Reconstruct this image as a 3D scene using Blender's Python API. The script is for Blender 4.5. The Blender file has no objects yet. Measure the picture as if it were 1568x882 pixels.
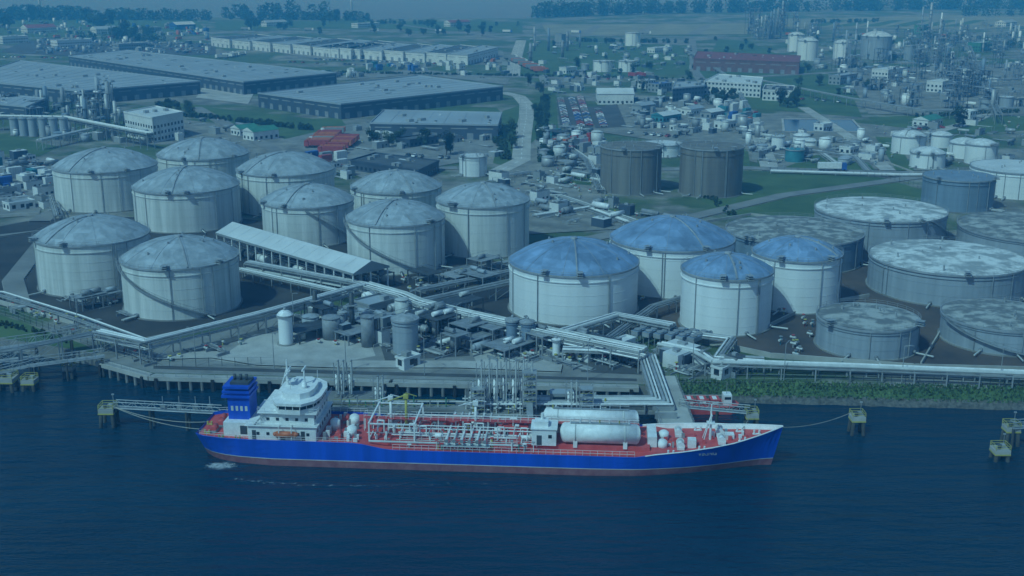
import bpy, math, random
from mathutils import Vector
R_=random.Random(7)
scene=bpy.context.scene
# ---------------------------------------------------------------- survey frame
F=1800.0; TH=math.radians(15.55); SN,CS=math.sin(TH),math.cos(TH); HC=95.0; LZ=3.0
def P(u,v,z=LZ):
    """surveyed bearing -> world position on the level z (metres)"""
    a=(v-441)/F; b=(u-784)/F
    d=(HC-z)/(SN+a*CS)
    return Vector((b*d, d*(CS-a*SN), z))
# ---------------------------------------------------------------- materials
MATS={}
def newmat(name):
    m=bpy.data.materials.new(name); m.use_nodes=True; MATS[name]=m
    nt=m.node_tree; bs=nt.nodes['Principled BSDF']; return m,nt,bs
def mat(name,col,rough=.6,scale=.3,amt=.2,metal=0,streak=False,col2=None,bump=0,detail=6,lo=.35,hi=.65):
    m,nt,bs=newmat(name); N=nt.nodes; L=nt.links
    tc=N.new('ShaderNodeTexCoord'); mp=N.new('ShaderNodeMapping'); L.new(tc.outputs['Object'],mp.inputs[0])
    if streak: mp.inputs['Scale'].default_value=(1,1,.05)
    no=N.new('ShaderNodeTexNoise'); no.inputs['Scale'].default_value=scale; no.inputs['Detail'].default_value=detail; no.inputs['Roughness'].default_value=.65
    L.new(mp.outputs[0],no.inputs['Vector'])
    mr=N.new('ShaderNodeMapRange'); mr.inputs['From Min'].default_value=lo; mr.inputs['From Max'].default_value=hi
    L.new(no.outputs['Fac'],mr.inputs['Value'])
    mx=N.new('ShaderNodeMix'); mx.data_type='RGBA'
    L.new(mr.outputs[0],mx.inputs['Factor'])
    c2=col2 if col2 else tuple(min(1,c*(1+amt)) for c in col)
    c1=tuple(c*(1-amt) for c in col) if not col2 else col
    mx.inputs['A'].default_value=(*c1,1); mx.inputs['B'].default_value=(*c2,1)
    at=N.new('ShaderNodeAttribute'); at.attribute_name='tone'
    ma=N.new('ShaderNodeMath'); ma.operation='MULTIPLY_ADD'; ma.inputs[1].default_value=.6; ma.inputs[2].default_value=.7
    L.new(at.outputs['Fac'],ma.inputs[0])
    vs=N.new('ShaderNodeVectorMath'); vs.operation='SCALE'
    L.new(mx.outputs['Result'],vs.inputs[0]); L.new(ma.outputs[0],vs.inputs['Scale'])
    L.new(vs.outputs[0],bs.inputs['Base Color'])
    bs.inputs['Roughness'].default_value=rough; bs.inputs['Metallic'].default_value=metal
    if bump:
        b=N.new('ShaderNodeBump'); b.inputs['Strength'].default_value=bump; b.inputs['Distance'].default_value=.3
        L.new(no.outputs['Fac'],b.inputs['Height']); L.new(b.outputs[0],bs.inputs['Normal'])
    return m
mat('white_paint',(.72,.73,.72),.5,.8,.12)
mat('tank_white',(.46,.48,.46),.6,.5,.1,streak=True,col2=(.68,.69,.67),detail=9)
mat('tank_clean',(.72,.74,.74),.5,.3,.06,streak=True)
mat('tank_grey',(.30,.34,.38),.6,.5,.14,streak=True)
mat('tank_slate',(.17,.23,.30),.6,.4,.14,streak=True)
mat('tank_brown',(.12,.115,.11),.8,.35,.3,streak=True,col2=(.21,.20,.18))
mat('dome_grey',(.30,.34,.37),.7,.25,.2,detail=9)
mat('dome_alu',(.19,.29,.43),.5,.12,.25,metal=.1)
mat('roof_mottled',(.15,.16,.16),.85,.22,.2,col2=(.38,.39,.37),detail=10,lo=.46,hi=.58)
mat('roof_mottled_light',(.30,.32,.32),.85,.2,.2,col2=(.66,.67,.65),detail=10,lo=.43,hi=.57)
mat('rim_steel',(.28,.30,.32),.6)
mat('steel',(.22,.24,.26),.6,.5,.25)
mat('dark_steel',(.05,.06,.07),.6,.5,.3)
mat('pipe_light',(.48,.50,.49),.5,.3,.15)
mat('galv',(.33,.35,.36),.5,.4,.2,metal=.2)
mat('concrete',(.21,.21,.20),.9,.12,.28,detail=10)
mat('concrete_light',(.38,.375,.35),.88,.12,.22,detail=10)
mat('asphalt',(.075,.078,.08),.9,.07,.3,detail=10)
mat('road',(.20,.20,.195),.9,.08,.2,detail=10)
mat('bund_soil',(.026,.026,.028),.95,.06,.3,col2=(.062,.056,.05),detail=10)
mat('rust_soil',(.05,.042,.04),.95,.05,.3,col2=(.12,.085,.065),detail=10)
mat('gravel',(.13,.13,.12),.95,.12,.3,col2=(.28,.27,.24),detail=10)
mat('grass',(.04,.085,.03),.95,.05,.3,col2=(.085,.14,.05),bump=.3,detail=10)
mat('field',(.17,.17,.11),.95,.02,.2,col2=(.29,.28,.2))
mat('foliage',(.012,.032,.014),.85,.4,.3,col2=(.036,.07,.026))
mat('bark',(.06,.045,.035),.9)
mat('riprap',(.10,.10,.09),.95,1.2,.5,bump=1)
mat('roof_sheet',(.31,.35,.39),.65,.03,.12,detail=9)
mat('roof_pale',(.56,.58,.58),.6,.1,.12)
mat('wall_slate',(.05,.07,.10),.65,.1,.2)
mat('wall_grey',(.26,.28,.29),.7,.1,.15)
mat('wall_white',(.62,.63,.62),.7,.2,.12)
mat('wall_brick',(.16,.075,.06),.8,.3,.2)
mat('roof_red',(.22,.06,.055),.8,.2,.2)
mat('roof_dark',(.08,.09,.10),.8,.1,.25)
mat('glass_dark',(.02,.03,.04),.15,.1,.1)
mat('orange',(.50,.13,.05),.6,.5,.3); mat('red_paint',(.36,.05,.05),.6,.6,.25)
mat('yellow',(.42,.38,.09),.6); mat('green_paint',(.05,.20,.14),.6); mat('teal',(.04,.20,.24),.6)
mat('blue_paint',(.03,.11,.36),.55); mat('rubber',(.02,.02,.02),.8)
mat('hull_blue',(.006,.075,.52),.4,.3,.18,streak=True,detail=9)
mat('hull_red',(.19,.06,.08),.65,.5,.3,col2=(.28,.13,.14),detail=9)
mat('deck_red',(.50,.055,.06),.65,.45,.3,col2=(.62,.10,.09),detail=9)
mat('pile_dark',(.055,.055,.05),.9,.6,.4)
mat('rope',(.35,.33,.28),.9)
mat('pond_water',(.008,.04,.12),.12,.1,.1)
def ground_material():
    m,nt,bs=newmat('ground'); N=nt.nodes;L=nt.links
    tc=N.new('ShaderNodeTexCoord')
    def noise(s,d=8):
        n=N.new('ShaderNodeTexNoise'); n.inputs['Scale'].default_value=s; n.inputs['Detail'].default_value=d; n.inputs['Roughness'].default_value=.65
        L.new(tc.outputs['Object'],n.inputs['Vector']); return n
    def mr(n,a,b):
        r=N.new('ShaderNodeMapRange'); r.inputs['From Min'].default_value=a; r.inputs['From Max'].default_value=b; L.new(n.outputs['Fac'],r.inputs['Value']); return r
    def mix(f,a,b):
        x=N.new('ShaderNodeMix'); x.data_type='RGBA'; L.new(f.outputs[0],x.inputs['Factor'])
        for s,c in (('A',a),('B',b)):
            if isinstance(c,tuple): x.inputs[s].default_value=(*c,1)
            else: L.new(c.outputs['Result'],x.inputs[s])
        return x
    g=mix(mr(noise(.08),.35,.65),(.04,.08,.032),(.09,.13,.055))
    p=mix(mr(noise(.05),.4,.6),(.12,.12,.11),(.27,.26,.23))
    o=mix(mr(noise(.014,7),.47,.55),g,p)
    L.new(o.outputs['Result'],bs.inputs['Base Color']); bs.inputs['Roughness'].default_value=.95
ground_material()
def water_material():
    m,nt,bs=newmat('water'); N=nt.nodes;L=nt.links
    tc=N.new('ShaderNodeTexCoord')
    def noise(s,sc,d=3,rot=0):
        mp=N.new('ShaderNodeMapping'); mp.inputs['Scale'].default_value=sc; mp.inputs['Rotation'].default_value=(0,0,rot); L.new(tc.outputs['Object'],mp.inputs[0])
        n=N.new('ShaderNodeTexNoise'); n.inputs['Scale'].default_value=s; n.inputs['Detail'].default_value=d
        L.new(mp.outputs[0],n.inputs['Vector']); return n
    a=noise(1.0,(1,1.5,1),5,.3); b=noise(.22,(.35,1.6,1),4,-.12)
    ad=N.new('ShaderNodeMath'); ad.operation='MULTIPLY_ADD'; ad.inputs[1].default_value=4.5
    L.new(b.outputs['Fac'],ad.inputs[0]); L.new(a.outputs['Fac'],ad.inputs[2])
    bp=N.new('ShaderNodeBump'); bp.inputs['Strength'].default_value=.8; bp.inputs['Distance'].default_value=.4
    L.new(ad.outputs[0],bp.inputs['Height']); L.new(bp.outputs[0],bs.inputs['Normal'])
    c=noise(.02,(1,2.5,1),6); mx=N.new('ShaderNodeMix'); mx.data_type='RGBA'
    L.new(c.outputs['Fac'],mx.inputs['Factor']); mx.inputs['A'].default_value=(.001,.014,.032,1); mx.inputs['B'].default_value=(.003,.036,.068,1)
    L.new(mx.outputs['Result'],bs.inputs['Base Color']); bs.inputs['Roughness'].default_value=.12; bs.inputs['IOR'].default_value=1.33
water_material()
def foam_material():
    m,nt,bs=newmat('foam'); N=nt.nodes;L=nt.links
    tc=N.new('ShaderNodeTexCoord'); n=N.new('ShaderNodeTexNoise'); n.inputs['Scale'].default_value=.9; n.inputs['Detail'].default_value=8; n.inputs['Roughness'].default_value=.7
    L.new(tc.outputs['Object'],n.inputs['Vector']); at=N.new('ShaderNodeAttribute'); at.attribute_name='tone'
    a=N.new('ShaderNodeMath'); a.operation='ADD'; L.new(n.outputs['Fac'],a.inputs[0]); L.new(at.outputs['Fac'],a.inputs[1])
    r=N.new('ShaderNodeMapRange'); r.inputs['From Min'].default_value=.95; r.inputs['From Max'].default_value=1.35; L.new(a.outputs[0],r.inputs['Value'])
    L.new(r.outputs[0],bs.inputs['Alpha']); bs.inputs['Base Color'].default_value=(.5,.56,.58,1); bs.inputs['Roughness'].default_value=.8
foam_material()
# ---------------------------------------------------------------- mesh builder
class MB:
    def __init__(s): s.v=[];s.f=[];s.m=[];s.t=[];s.mn=[];s.sm=[]
    def mi(s,n):
        if n not in s.mn: s.mn.append(n)
        return s.mn.index(n)
    def face(s,idx,m,t=.5,sm=False): s.f.append(idx); s.m.append(s.mi(m)); s.t.append(t); s.sm.append(sm)
    def poly(s,pts,m,t=.5):
        b=len(s.v); s.v+= [tuple(p) for p in pts]; s.face(list(range(b,b+len(pts))),m,t)
    def box(s,c,sz,m,a=0,t=.5,top=None):
        ca,sa=math.cos(a),math.sin(a); hx,hy,hz=sz[0]/2,sz[1]/2,sz[2]/2; b=len(s.v)
        for z in(-hz,hz):
            for x,y in((-hx,-hy),(hx,-hy),(hx,hy),(-hx,hy)):
                s.v.append((c[0]+x*ca-y*sa,c[1]+x*sa+y*ca,c[2]+z))
        for q in((0,3,2,1),(0,1,5,4),(1,2,6,5),(2,3,7,6),(3,0,4,7)): s.face([b+i for i in q],m,t)
        s.face([b+4,b+5,b+6,b+7],top or m,t)
    def boxb(s,x0,x1,y0,y1,z0,z1,m,t=.5,top=None): s.box(((x0+x1)/2,(y0+y1)/2,(z0+z1)/2),(x1-x0,y1-y0,z1-z0),m,0,t,top)
    def cyl(s,p0,p1,r,m,n=8,r2=None,cap=True,t=.5):
        p0=Vector(p0);p1=Vector(p1); d=p1-p0
        if d.length<1e-6: return
        d.normalize(); x=d.orthogonal().normalized() if abs(d.z)<.99 else Vector((1,0,0)); y=d.cross(x)
        r2=r if r2 is None else r2; b=len(s.v)
        for p,q in((p0,r),(p1,r2)):
            for i in range(n):
                a=2*math.pi*i/n; s.v.append(tuple(p+x*(math.cos(a)*q)+y*(math.sin(a)*q)))
        for i in range(n):
            j=(i+1)%n; s.face([b+i,b+j,b+n+j,b+n+i],m,t,n>8)
        if cap:
            s.face([b+n+i for i in range(n)],m,t); s.face([b+n-1-i for i in range(n)],m,t)
    def tube(s,pts,r,m,n=6):
        for a,b in zip(pts[:-1],pts[1:]): s.cyl(a,b,r,m,n)
    def ring(s,cx,cy,z0,z1,r0,r1,m,n=48,t=.5):
        b=len(s.v)
        for i in range(n):
            a=2*math.pi*i/n; c,q=math.cos(a),math.sin(a)
            s.v+=[(cx+r1*c,cy+r1*q,z0),(cx+r1*c,cy+r1*q,z1),(cx+r0*c,cy+r0*q,z1),(cx+r0*c,cy+r0*q,z0)]
        for i in range(n):
            j=(i+1)%n
            for k in range(4): s.face([b+4*i+k,b+4*j+k,b+4*j+(k+1)%4,b+4*i+(k+1)%4],m,t)
    def dome(s,cx,cy,z,R,rise,m,seg=24,rings=4,rnd=None,spread=.35,smooth=False):
        b=len(s.v)
        Rs=(R*R+rise*rise)/(2*rise)
        for k in range(rings):
            r=R*(1-(k/rings)**1.15); zz=z+ (math.sqrt(Rs*Rs-r*r)-(Rs-rise))
            off=.5*(k%2)
            for i in range(seg):
                a=2*math.pi*(i+off)/seg; s.v.append((cx+r*math.cos(a),cy+r*math.sin(a),zz))
        s.v.append((cx,cy,z+rise)); ap=len(s.v)-1
        T=lambda: (.5+(rnd.random()-.5)*2*spread if rnd else .5)
        for k in range(rings-1):
            for i in range(seg):
                j=(i+1)%seg; A=b+k*seg; B=A+seg
                if k%2==0:
                    s.face([A+i,A+j,B+i],m,T(),smooth); s.face([A+j,B+j,B+i],m,T(),smooth)
                else:
                    s.face([A+i,A+j,B+j],m,T(),smooth); s.face([A+i,B+j,B+i],m,T(),smooth)
        A=b+(rings-1)*seg
        for i in range(seg): s.face([A+i,A+(i+1)%seg,ap],m,T(),smooth)
    def prism(s,pts,z0,z1,m,top=None,t=.5):
        n=len(pts); b=len(s.v)
        for z in(z0,z1):
            for p in pts: s.v.append((p[0],p[1],z))
        for i in range(n):
            j=(i+1)%n; s.face([b+i,b+j,b+n+j,b+n+i],m,t)
        s.face([b+n+i for i in range(n)],top or m,t); s.face([b+n-1-i for i in range(n)],m,t)
    def obj(s,name,parent=None,loc=None):
        me=bpy.data.meshes.new(name); me.from_pydata(s.v,[],s.f)
        for n in s.mn: me.materials.append(MATS[n])
        me.polygons.foreach_set('material_index',s.m); me.polygons.foreach_set('use_smooth',s.sm)
        at=me.attributes.new('tone','FLOAT','FACE'); at.data.foreach_set('value',s.t)
        me.update()
        o=bpy.data.objects.new(name,me); scene.collection.objects.link(o)
        if parent: o.parent=parent
        if loc: o.location=loc
        return o
def inst(name,me,loc,rot=0,sc=1):
    o=bpy.data.objects.new(name,me); scene.collection.objects.link(o); o.location=loc; o.rotation_euler=(0,0,rot)
    o.scale=(sc,sc,sc) if not isinstance(sc,tuple) else sc
    return o
# ---------------------------------------------------------------- camera, light, air
cam=bpy.data.cameras.new('camera'); co=bpy.data.objects.new('camera',cam); scene.collection.objects.link(co)
co.location=(0,0,HC); co.rotation_euler=(math.pi/2-TH,0,0); cam.sensor_width=36; cam.lens=36*F/1568; cam.clip_end=40000; cam.clip_start=1
scene.camera=co
w=bpy.data.worlds.new('World'); scene.world=w; w.use_nodes=True
wn=w.node_tree; bg=wn.nodes['Background']; sk=wn.nodes.new('ShaderNodeTexSky'); sk.sky_type='NISHITA'; sk.sun_disc=False
EL=math.radians(50); AZ=math.radians(222)
sk.sun_elevation=EL; sk.sun_rotation=AZ; sk.air_density=1.2; sk.ozone_density=4
tint=wn.nodes.new('ShaderNodeMix'); tint.data_type='RGBA'; tint.blend_type='MULTIPLY'; tint.inputs['Factor'].default_value=1; tint.inputs['B'].default_value=(.45,.84,1.15,1)
wn.links.new(sk.outputs[0],tint.inputs['A']); wn.links.new(tint.outputs['Result'],bg.inputs[0]); bg.inputs[1].default_value=.085
sl=bpy.data.lights.new('sun','SUN'); sl.energy=2.3; sl.angle=math.radians(.6); sl.color=(.43,.87,1.0)
so=bpy.data.objects.new('sun',sl); scene.collection.objects.link(so)
sd=Vector((math.sin(AZ)*math.cos(EL),math.cos(AZ)*math.cos(EL),math.sin(EL)))
so.rotation_euler=(-sd).to_track_quat('-Z','Y').to_euler(); so.location=(-100,-100,300)
scene.view_settings.view_transform='Standard'; scene.view_settings.look='None'; scene.view_settings.exposure=0
def haze():
    m=bpy.data.materials.new('haze'); m.use_nodes=True; nt=m.node_tree; nt.nodes.remove(nt.nodes['Principled BSDF'])
    v=nt.nodes.new('ShaderNodeVolumeScatter'); v.inputs['Color'].default_value=(.10,.52,1.0,1); v.inputs['Density'].default_value=.00052; v.inputs['Anisotropy'].default_value=.0
    nt.links.new(v.outputs[0],nt.nodes['Material Output'].inputs['Volume']); MATS['haze']=m
    mb=MB(); mb.boxb(-14000,14000,-4000,18000,-20,160,'haze'); mb.obj('atmospheric_haze')
haze()
# ---------------------------------------------------------------- water + land
mb=MB(); mb.poly([(-12000,-3000,0),(12000,-3000,0),(12000,16000,0),(-12000,16000,0)],'water'); mb.obj('water')
shore=[(-420,478),(-150,497),(0,518),(70,530),(150,543),(158,552),(235,573),(600,582),(975,590),(1032,592)]
bank=[(1032,588),(1200,589),(1400,593),(1600,597),(1900,604)]
near=[P(u,v) for u,v in shore]+[P(u,v) for u,v in bank]
near=[Vector((-900,330,LZ))]+near+[Vector((900,225,LZ))]
far=[P(u,v) for u,v in ((2600,11),(1400,11),(1000,15),(800,28),(560,29),(330,27),(0,27),(-900,25))]
mb=MB(); mb.prism([(p.x,p.y) for p in near]+[(3800,1800),]+[(p.x,p.y) for p in far]+[(-3500,1900)],-4,LZ,'concrete','ground'); mb.obj('ground')
mb=MB(); mb.prism([(-9000,4200),(9000,4500),(9000,15000),(-9000,15000)],-3,2.5,'riprap','grass'); mb.obj('far_river_bank')
mb=MB(); n=60; tp=[];bt=[]
for i in range(n+1):
    u=1030+ (1900-1030)*i/n; vt=588+ (u-1032)*.0184; vb=612+(u-1030)*.028
    tp.append(P(u,vt,LZ+.02)); bt.append(P(u,vb,0)+Vector((0,-1.2+R_.uniform(-.4,.4),-.6)))
for i in range(n):
    a,b,c,d=tp[i],tp[i+1],bt[i+1],bt[i]
    m1,m2=a.lerp(d,.5)+Vector((0,0,.3)),b.lerp(c,.5)+Vector((0,0,.3))
    mb.poly([a,m1,m2,b],'grass'); mb.poly([m1,d,c,m2],'riprap')
mb.obj('river_bank')
mb=MB()
for i in range(5600):
    k=R_.random()*n; i0=min(n-1,int(k)); f=k-i0; t=R_.random()**1.4*.62
    a=tp[i0].lerp(tp[i0+1],f); b=bt[i0].lerp(bt[i0+1],f); p=a.lerp(b,t)+Vector((0,0,.3*min(1,t*2)))
    if R_.random()<.35: p=a+Vector((0,R_.uniform(0,2.5),0))
    s=R_.uniform(.2,.5); an=R_.uniform(0,3.14)
    dx=Vector((math.cos(an)*s,math.sin(an)*s*.6,0)); 
    mb.poly([p-dx,p+dx,p+dx*.3+Vector((0,R_.uniform(-.3,.3),s*1.4))],'grass' if R_.random()<.7 else 'foliage',.2+R_.random()*1.5)
mb.obj('bank_vegetation')
ZL=[LZ+.01]
def patch(name,px,m):
    ZL[0]+=.006; mb=MB(); mb.poly([(*P(u,v).xy,ZL[0]) for u,v in px],m); return mb.obj(name)
patch('grass_verge',[(-300,470),(0,482),(130,528),(150,541),(70,528),(0,517),(-400,476)],'grass')
patch('quay_pavement',[(160,551),(235,571),(600,580),(975,588),(1020,590),(1010,552),(860,505),(640,455),(430,485)],'concrete')
patch('bund_floor',[(-200,385),(60,335),(330,330),(700,372),(790,415),(640,462),(565,432),(215,522),(0,468),(-200,430)],'bund_soil')
patch('bund_floor',[(655,463),(790,425),(1000,415),(1060,500),(1000,508),(860,510),(760,492)],'bund_soil')
patch('bund_floor',[(985,452),(1120,420),(1300,380),(1750,360),(1800,560),(1400,562),(1180,545),(1030,508)],'rust_soil')
patch('asphalt_strip',[(235,560),(600,570),(975,580),(975,584),(600,575),(235,565)],'asphalt')
patch('concrete_apron',[(390,512),(560,505),(575,545),(520,556),(400,553),(330,552)],'concrete_light')
patch('concrete_apron',[(720,535),(860,520),(880,560),(730,556)],'concrete_light')
patch('asphalt_yard',[(575,505),(700,500),(720,545),(590,553)],'asphalt')
patch('asphalt_yard',[(880,520),(1000,540),(1005,575),(890,570)],'asphalt')
patch('grass_field',[(1070,305),(1180,265),(1350,272),(1440,300),(1260,340),(1120,332)],'grass')
patch('grass_field',[(770,170),(800,160),(850,140),(860,255),(815,262),(755,250)],'grass')
patch('grass_field',[(0,205),(90,225),(60,240),(-100,230),(-100,205)],'grass')
patch('grass_field',[(280,160),(480,182),(520,180),(530,192),(430,215),(300,180)],'grass')
patch('grass_field',[(790,60),(1060,70),(1060,115),(790,118)],'grass')
patch('grass_field',[(1050,105),(1290,112),(1320,180),(1200,170),(1060,160)],'grass')
patch('grass_field',[(330,32),(800,33),(800,50),(500,42),(330,46)],'grass')
patch('grass_field',[(-100,30),(300,30),(320,50),(-100,62)],'grass')
patch('grass_field',[(1330,180),(1568,170),(1700,190),(1500,205),(1360,202)],'grass')
patch('grass_field',[(1400,262),(1700,262),(1700,300),(1440,292)],'grass')
patch('grass_field',[(1360,100),(1568,92),(1568,100),(1370,112)],'grass')
patch('grass_field',[(520,168),(560,160),(760,165),(770,175),(570,172)],'grass')
patch('farm_field',[(830,38),(1150,36),(1160,52),(840,55)],'field')
patch('farm_field',[(1170,30),(1500,22),(1700,30),(1500,45),(1190,42)],'field')
for k in range(7): patch('farm_field_strip',[(840+k*42,53),(862+k*42,52.8),(880+k*42,39),(868+k*42,39)],'gravel' if k%2 else 'field')
for k in range(6): patch('farm_field_strip',[(1230+k*42,41),(1262+k*42,40.5),(1300+k*42,31),(1282+k*42,31)],'grass')
patch('yard_pavement',[(430,215),(540,190),(760,200),(770,235),(700,250),(560,275),(470,240)],'concrete')
patch('yard_pavement',[(250,178),(420,205),(500,250),(380,262),(280,200)],'gravel')
patch('yard_pavement',[(320,118),(400,122),(380,160),(300,150)],'concrete_light')
patch('yard_pavement',[(-100,235),(85,245),(60,330),(-150,345)],'concrete')
patch('yard_pavement',[(960,150),(1140,150),(1160,250),(1000,215),(900,200)],'gravel')
patch('yard_pavement',[(835,200),(925,205),(920,330),(1060,345),(800,360),(760,270)],'gravel')
patch('yard_pavement',[(1150,172),(1420,200),(1450,262),(1180,258)],'gravel')
patch('yard_pavement',[(1290,105),(1700,95),(1700,180),(1330,175)],'gravel')
patch('yard_pavement',[(40,62),(330,68),(330,84),(100,86),(0,80)],'asphalt')
patch('yard_pavement',[(480,64),(770,78),(775,95),(700,98),(480,90),(300,60)],'concrete')
patch('yard_pavement',[(500,118),(640,106),(780,122),(775,130),(640,114),(520,124)],'concrete')
patch('car_park',[(852,150),(895,148),(908,195),(858,197)],'asphalt')
patch('car_park',[(900,165),(945,160),(960,195),(912,197)],'asphalt')
patch('grass_field',[(1190,262),(1250,238),(1330,250),(1340,262)],'grass')
patch('grass_field',[(1100,60),(1150,66),(1230,100),(1080,100)],'grass')
patch('grass_field',[(860,262),(915,262),(905,285),(850,280)],'grass')
patch('grass_field',[(1010,215),(1045,225),(1150,262),(1145,230)],'grass')
patch('grass_field',[(1340,210),(1370,212),(1400,262),(1372,262)],'grass')
def ribbon(name,px,w,m,z=None,line=False):
    ZL[0]+=.006; z=ZL[0] if z is None else z
    pts=[Vector((*P(u,v).xy,z)) for u,v in px]; mb=MB(); L=[];Rr=[]
    for i,p in enumerate(pts):
        d=(pts[min(i+1,len(pts)-1)]-pts[max(i-1,0)]).normalized(); q=Vector((-d.y,d.x,0))*w/2; L.append(p+q);Rr.append(p-q)
    for i in range(len(pts)-1):
        mb.poly([Rr[i],Rr[i+1],L[i+1],L[i]],m)
        if line:
            a,b=pts[i],pts[i+1]; d=(b-a); n=int(d.length/12); 
            for k in range(n):
                c=a+d*((k+.3)/n); e=a+d*((k+.7)/n); q=Vector((-d.y,d.x,0)).normalized()*.15; up=Vector((0,0,.006))
                mb.poly([c-q+up,e-q+up,e+q+up,c+q+up],'white_paint')
    for S in (L,Rr):
        for a,b in zip(S[:-1],S[1:]):
            d=b-a; c=(a+b)/2; mb.box((c.x,c.y,LZ+.08),(d.length,.25,.16),'concrete_light',math.atan2(d.y,d.x))
    return mb.obj(name)
ribbon('road',[(765,262),(798,246),(800,215),(806,180),(806,160),(795,148),(770,142)],9,'concrete_light',line=True)
ribbon('road',[(785,118),(788,95),(798,62)],12,'concrete_light',line=True)
ribbon('road',[(-60,103),(300,108),(520,112),(800,118),(1080,122),(1300,110),(1700,92)],10,'road',line=True)
ribbon('road',[(-60,40),(330,52),(480,45),(800,53),(1150,58),(1700,55)],12,'road',line=True)
ribbon('road',[(1150,175),(1165,215),(1180,262)],8,'concrete_light',line=True)
ribbon('road',[(760,268),(900,262),(1140,258),(1380,266),(1700,262)],9,'road',line=True)
ribbon('road',[(1230,165),(1300,210),(1360,262)],7,'concrete_light')
ribbon('road',[(1060,60),(1064,110),(1095,150),(1150,172)],8,'road')
ribbon('road',[(-80,300),(90,318),(60,340)],8,'road')
ribbon('road',[(-60,370),(80,352),(20,430),(30,470)],6,'road')
ribbon('road',[(300,165),(390,215),(460,250),(540,262),(700,258)],8,'road')
ribbon('road',[(650,430),(800,400),(880,372),(1010,345),(1200,300),(1420,270)],7,'road')
ribbon('road',[(560,30),(680,48),(800,60)],9,'road')
ribbon('road',[(1420,205),(1480,190),(1568,150),(1700,120)],8,'concrete_light')
ribbon('road',[(240,548),(330,545),(400,556),(520,560),(700,560),(860,566)],5,'concrete_light')
ribbon('dirt_track',[(810,262),(850,300),(880,345)],5,'gravel')
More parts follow.
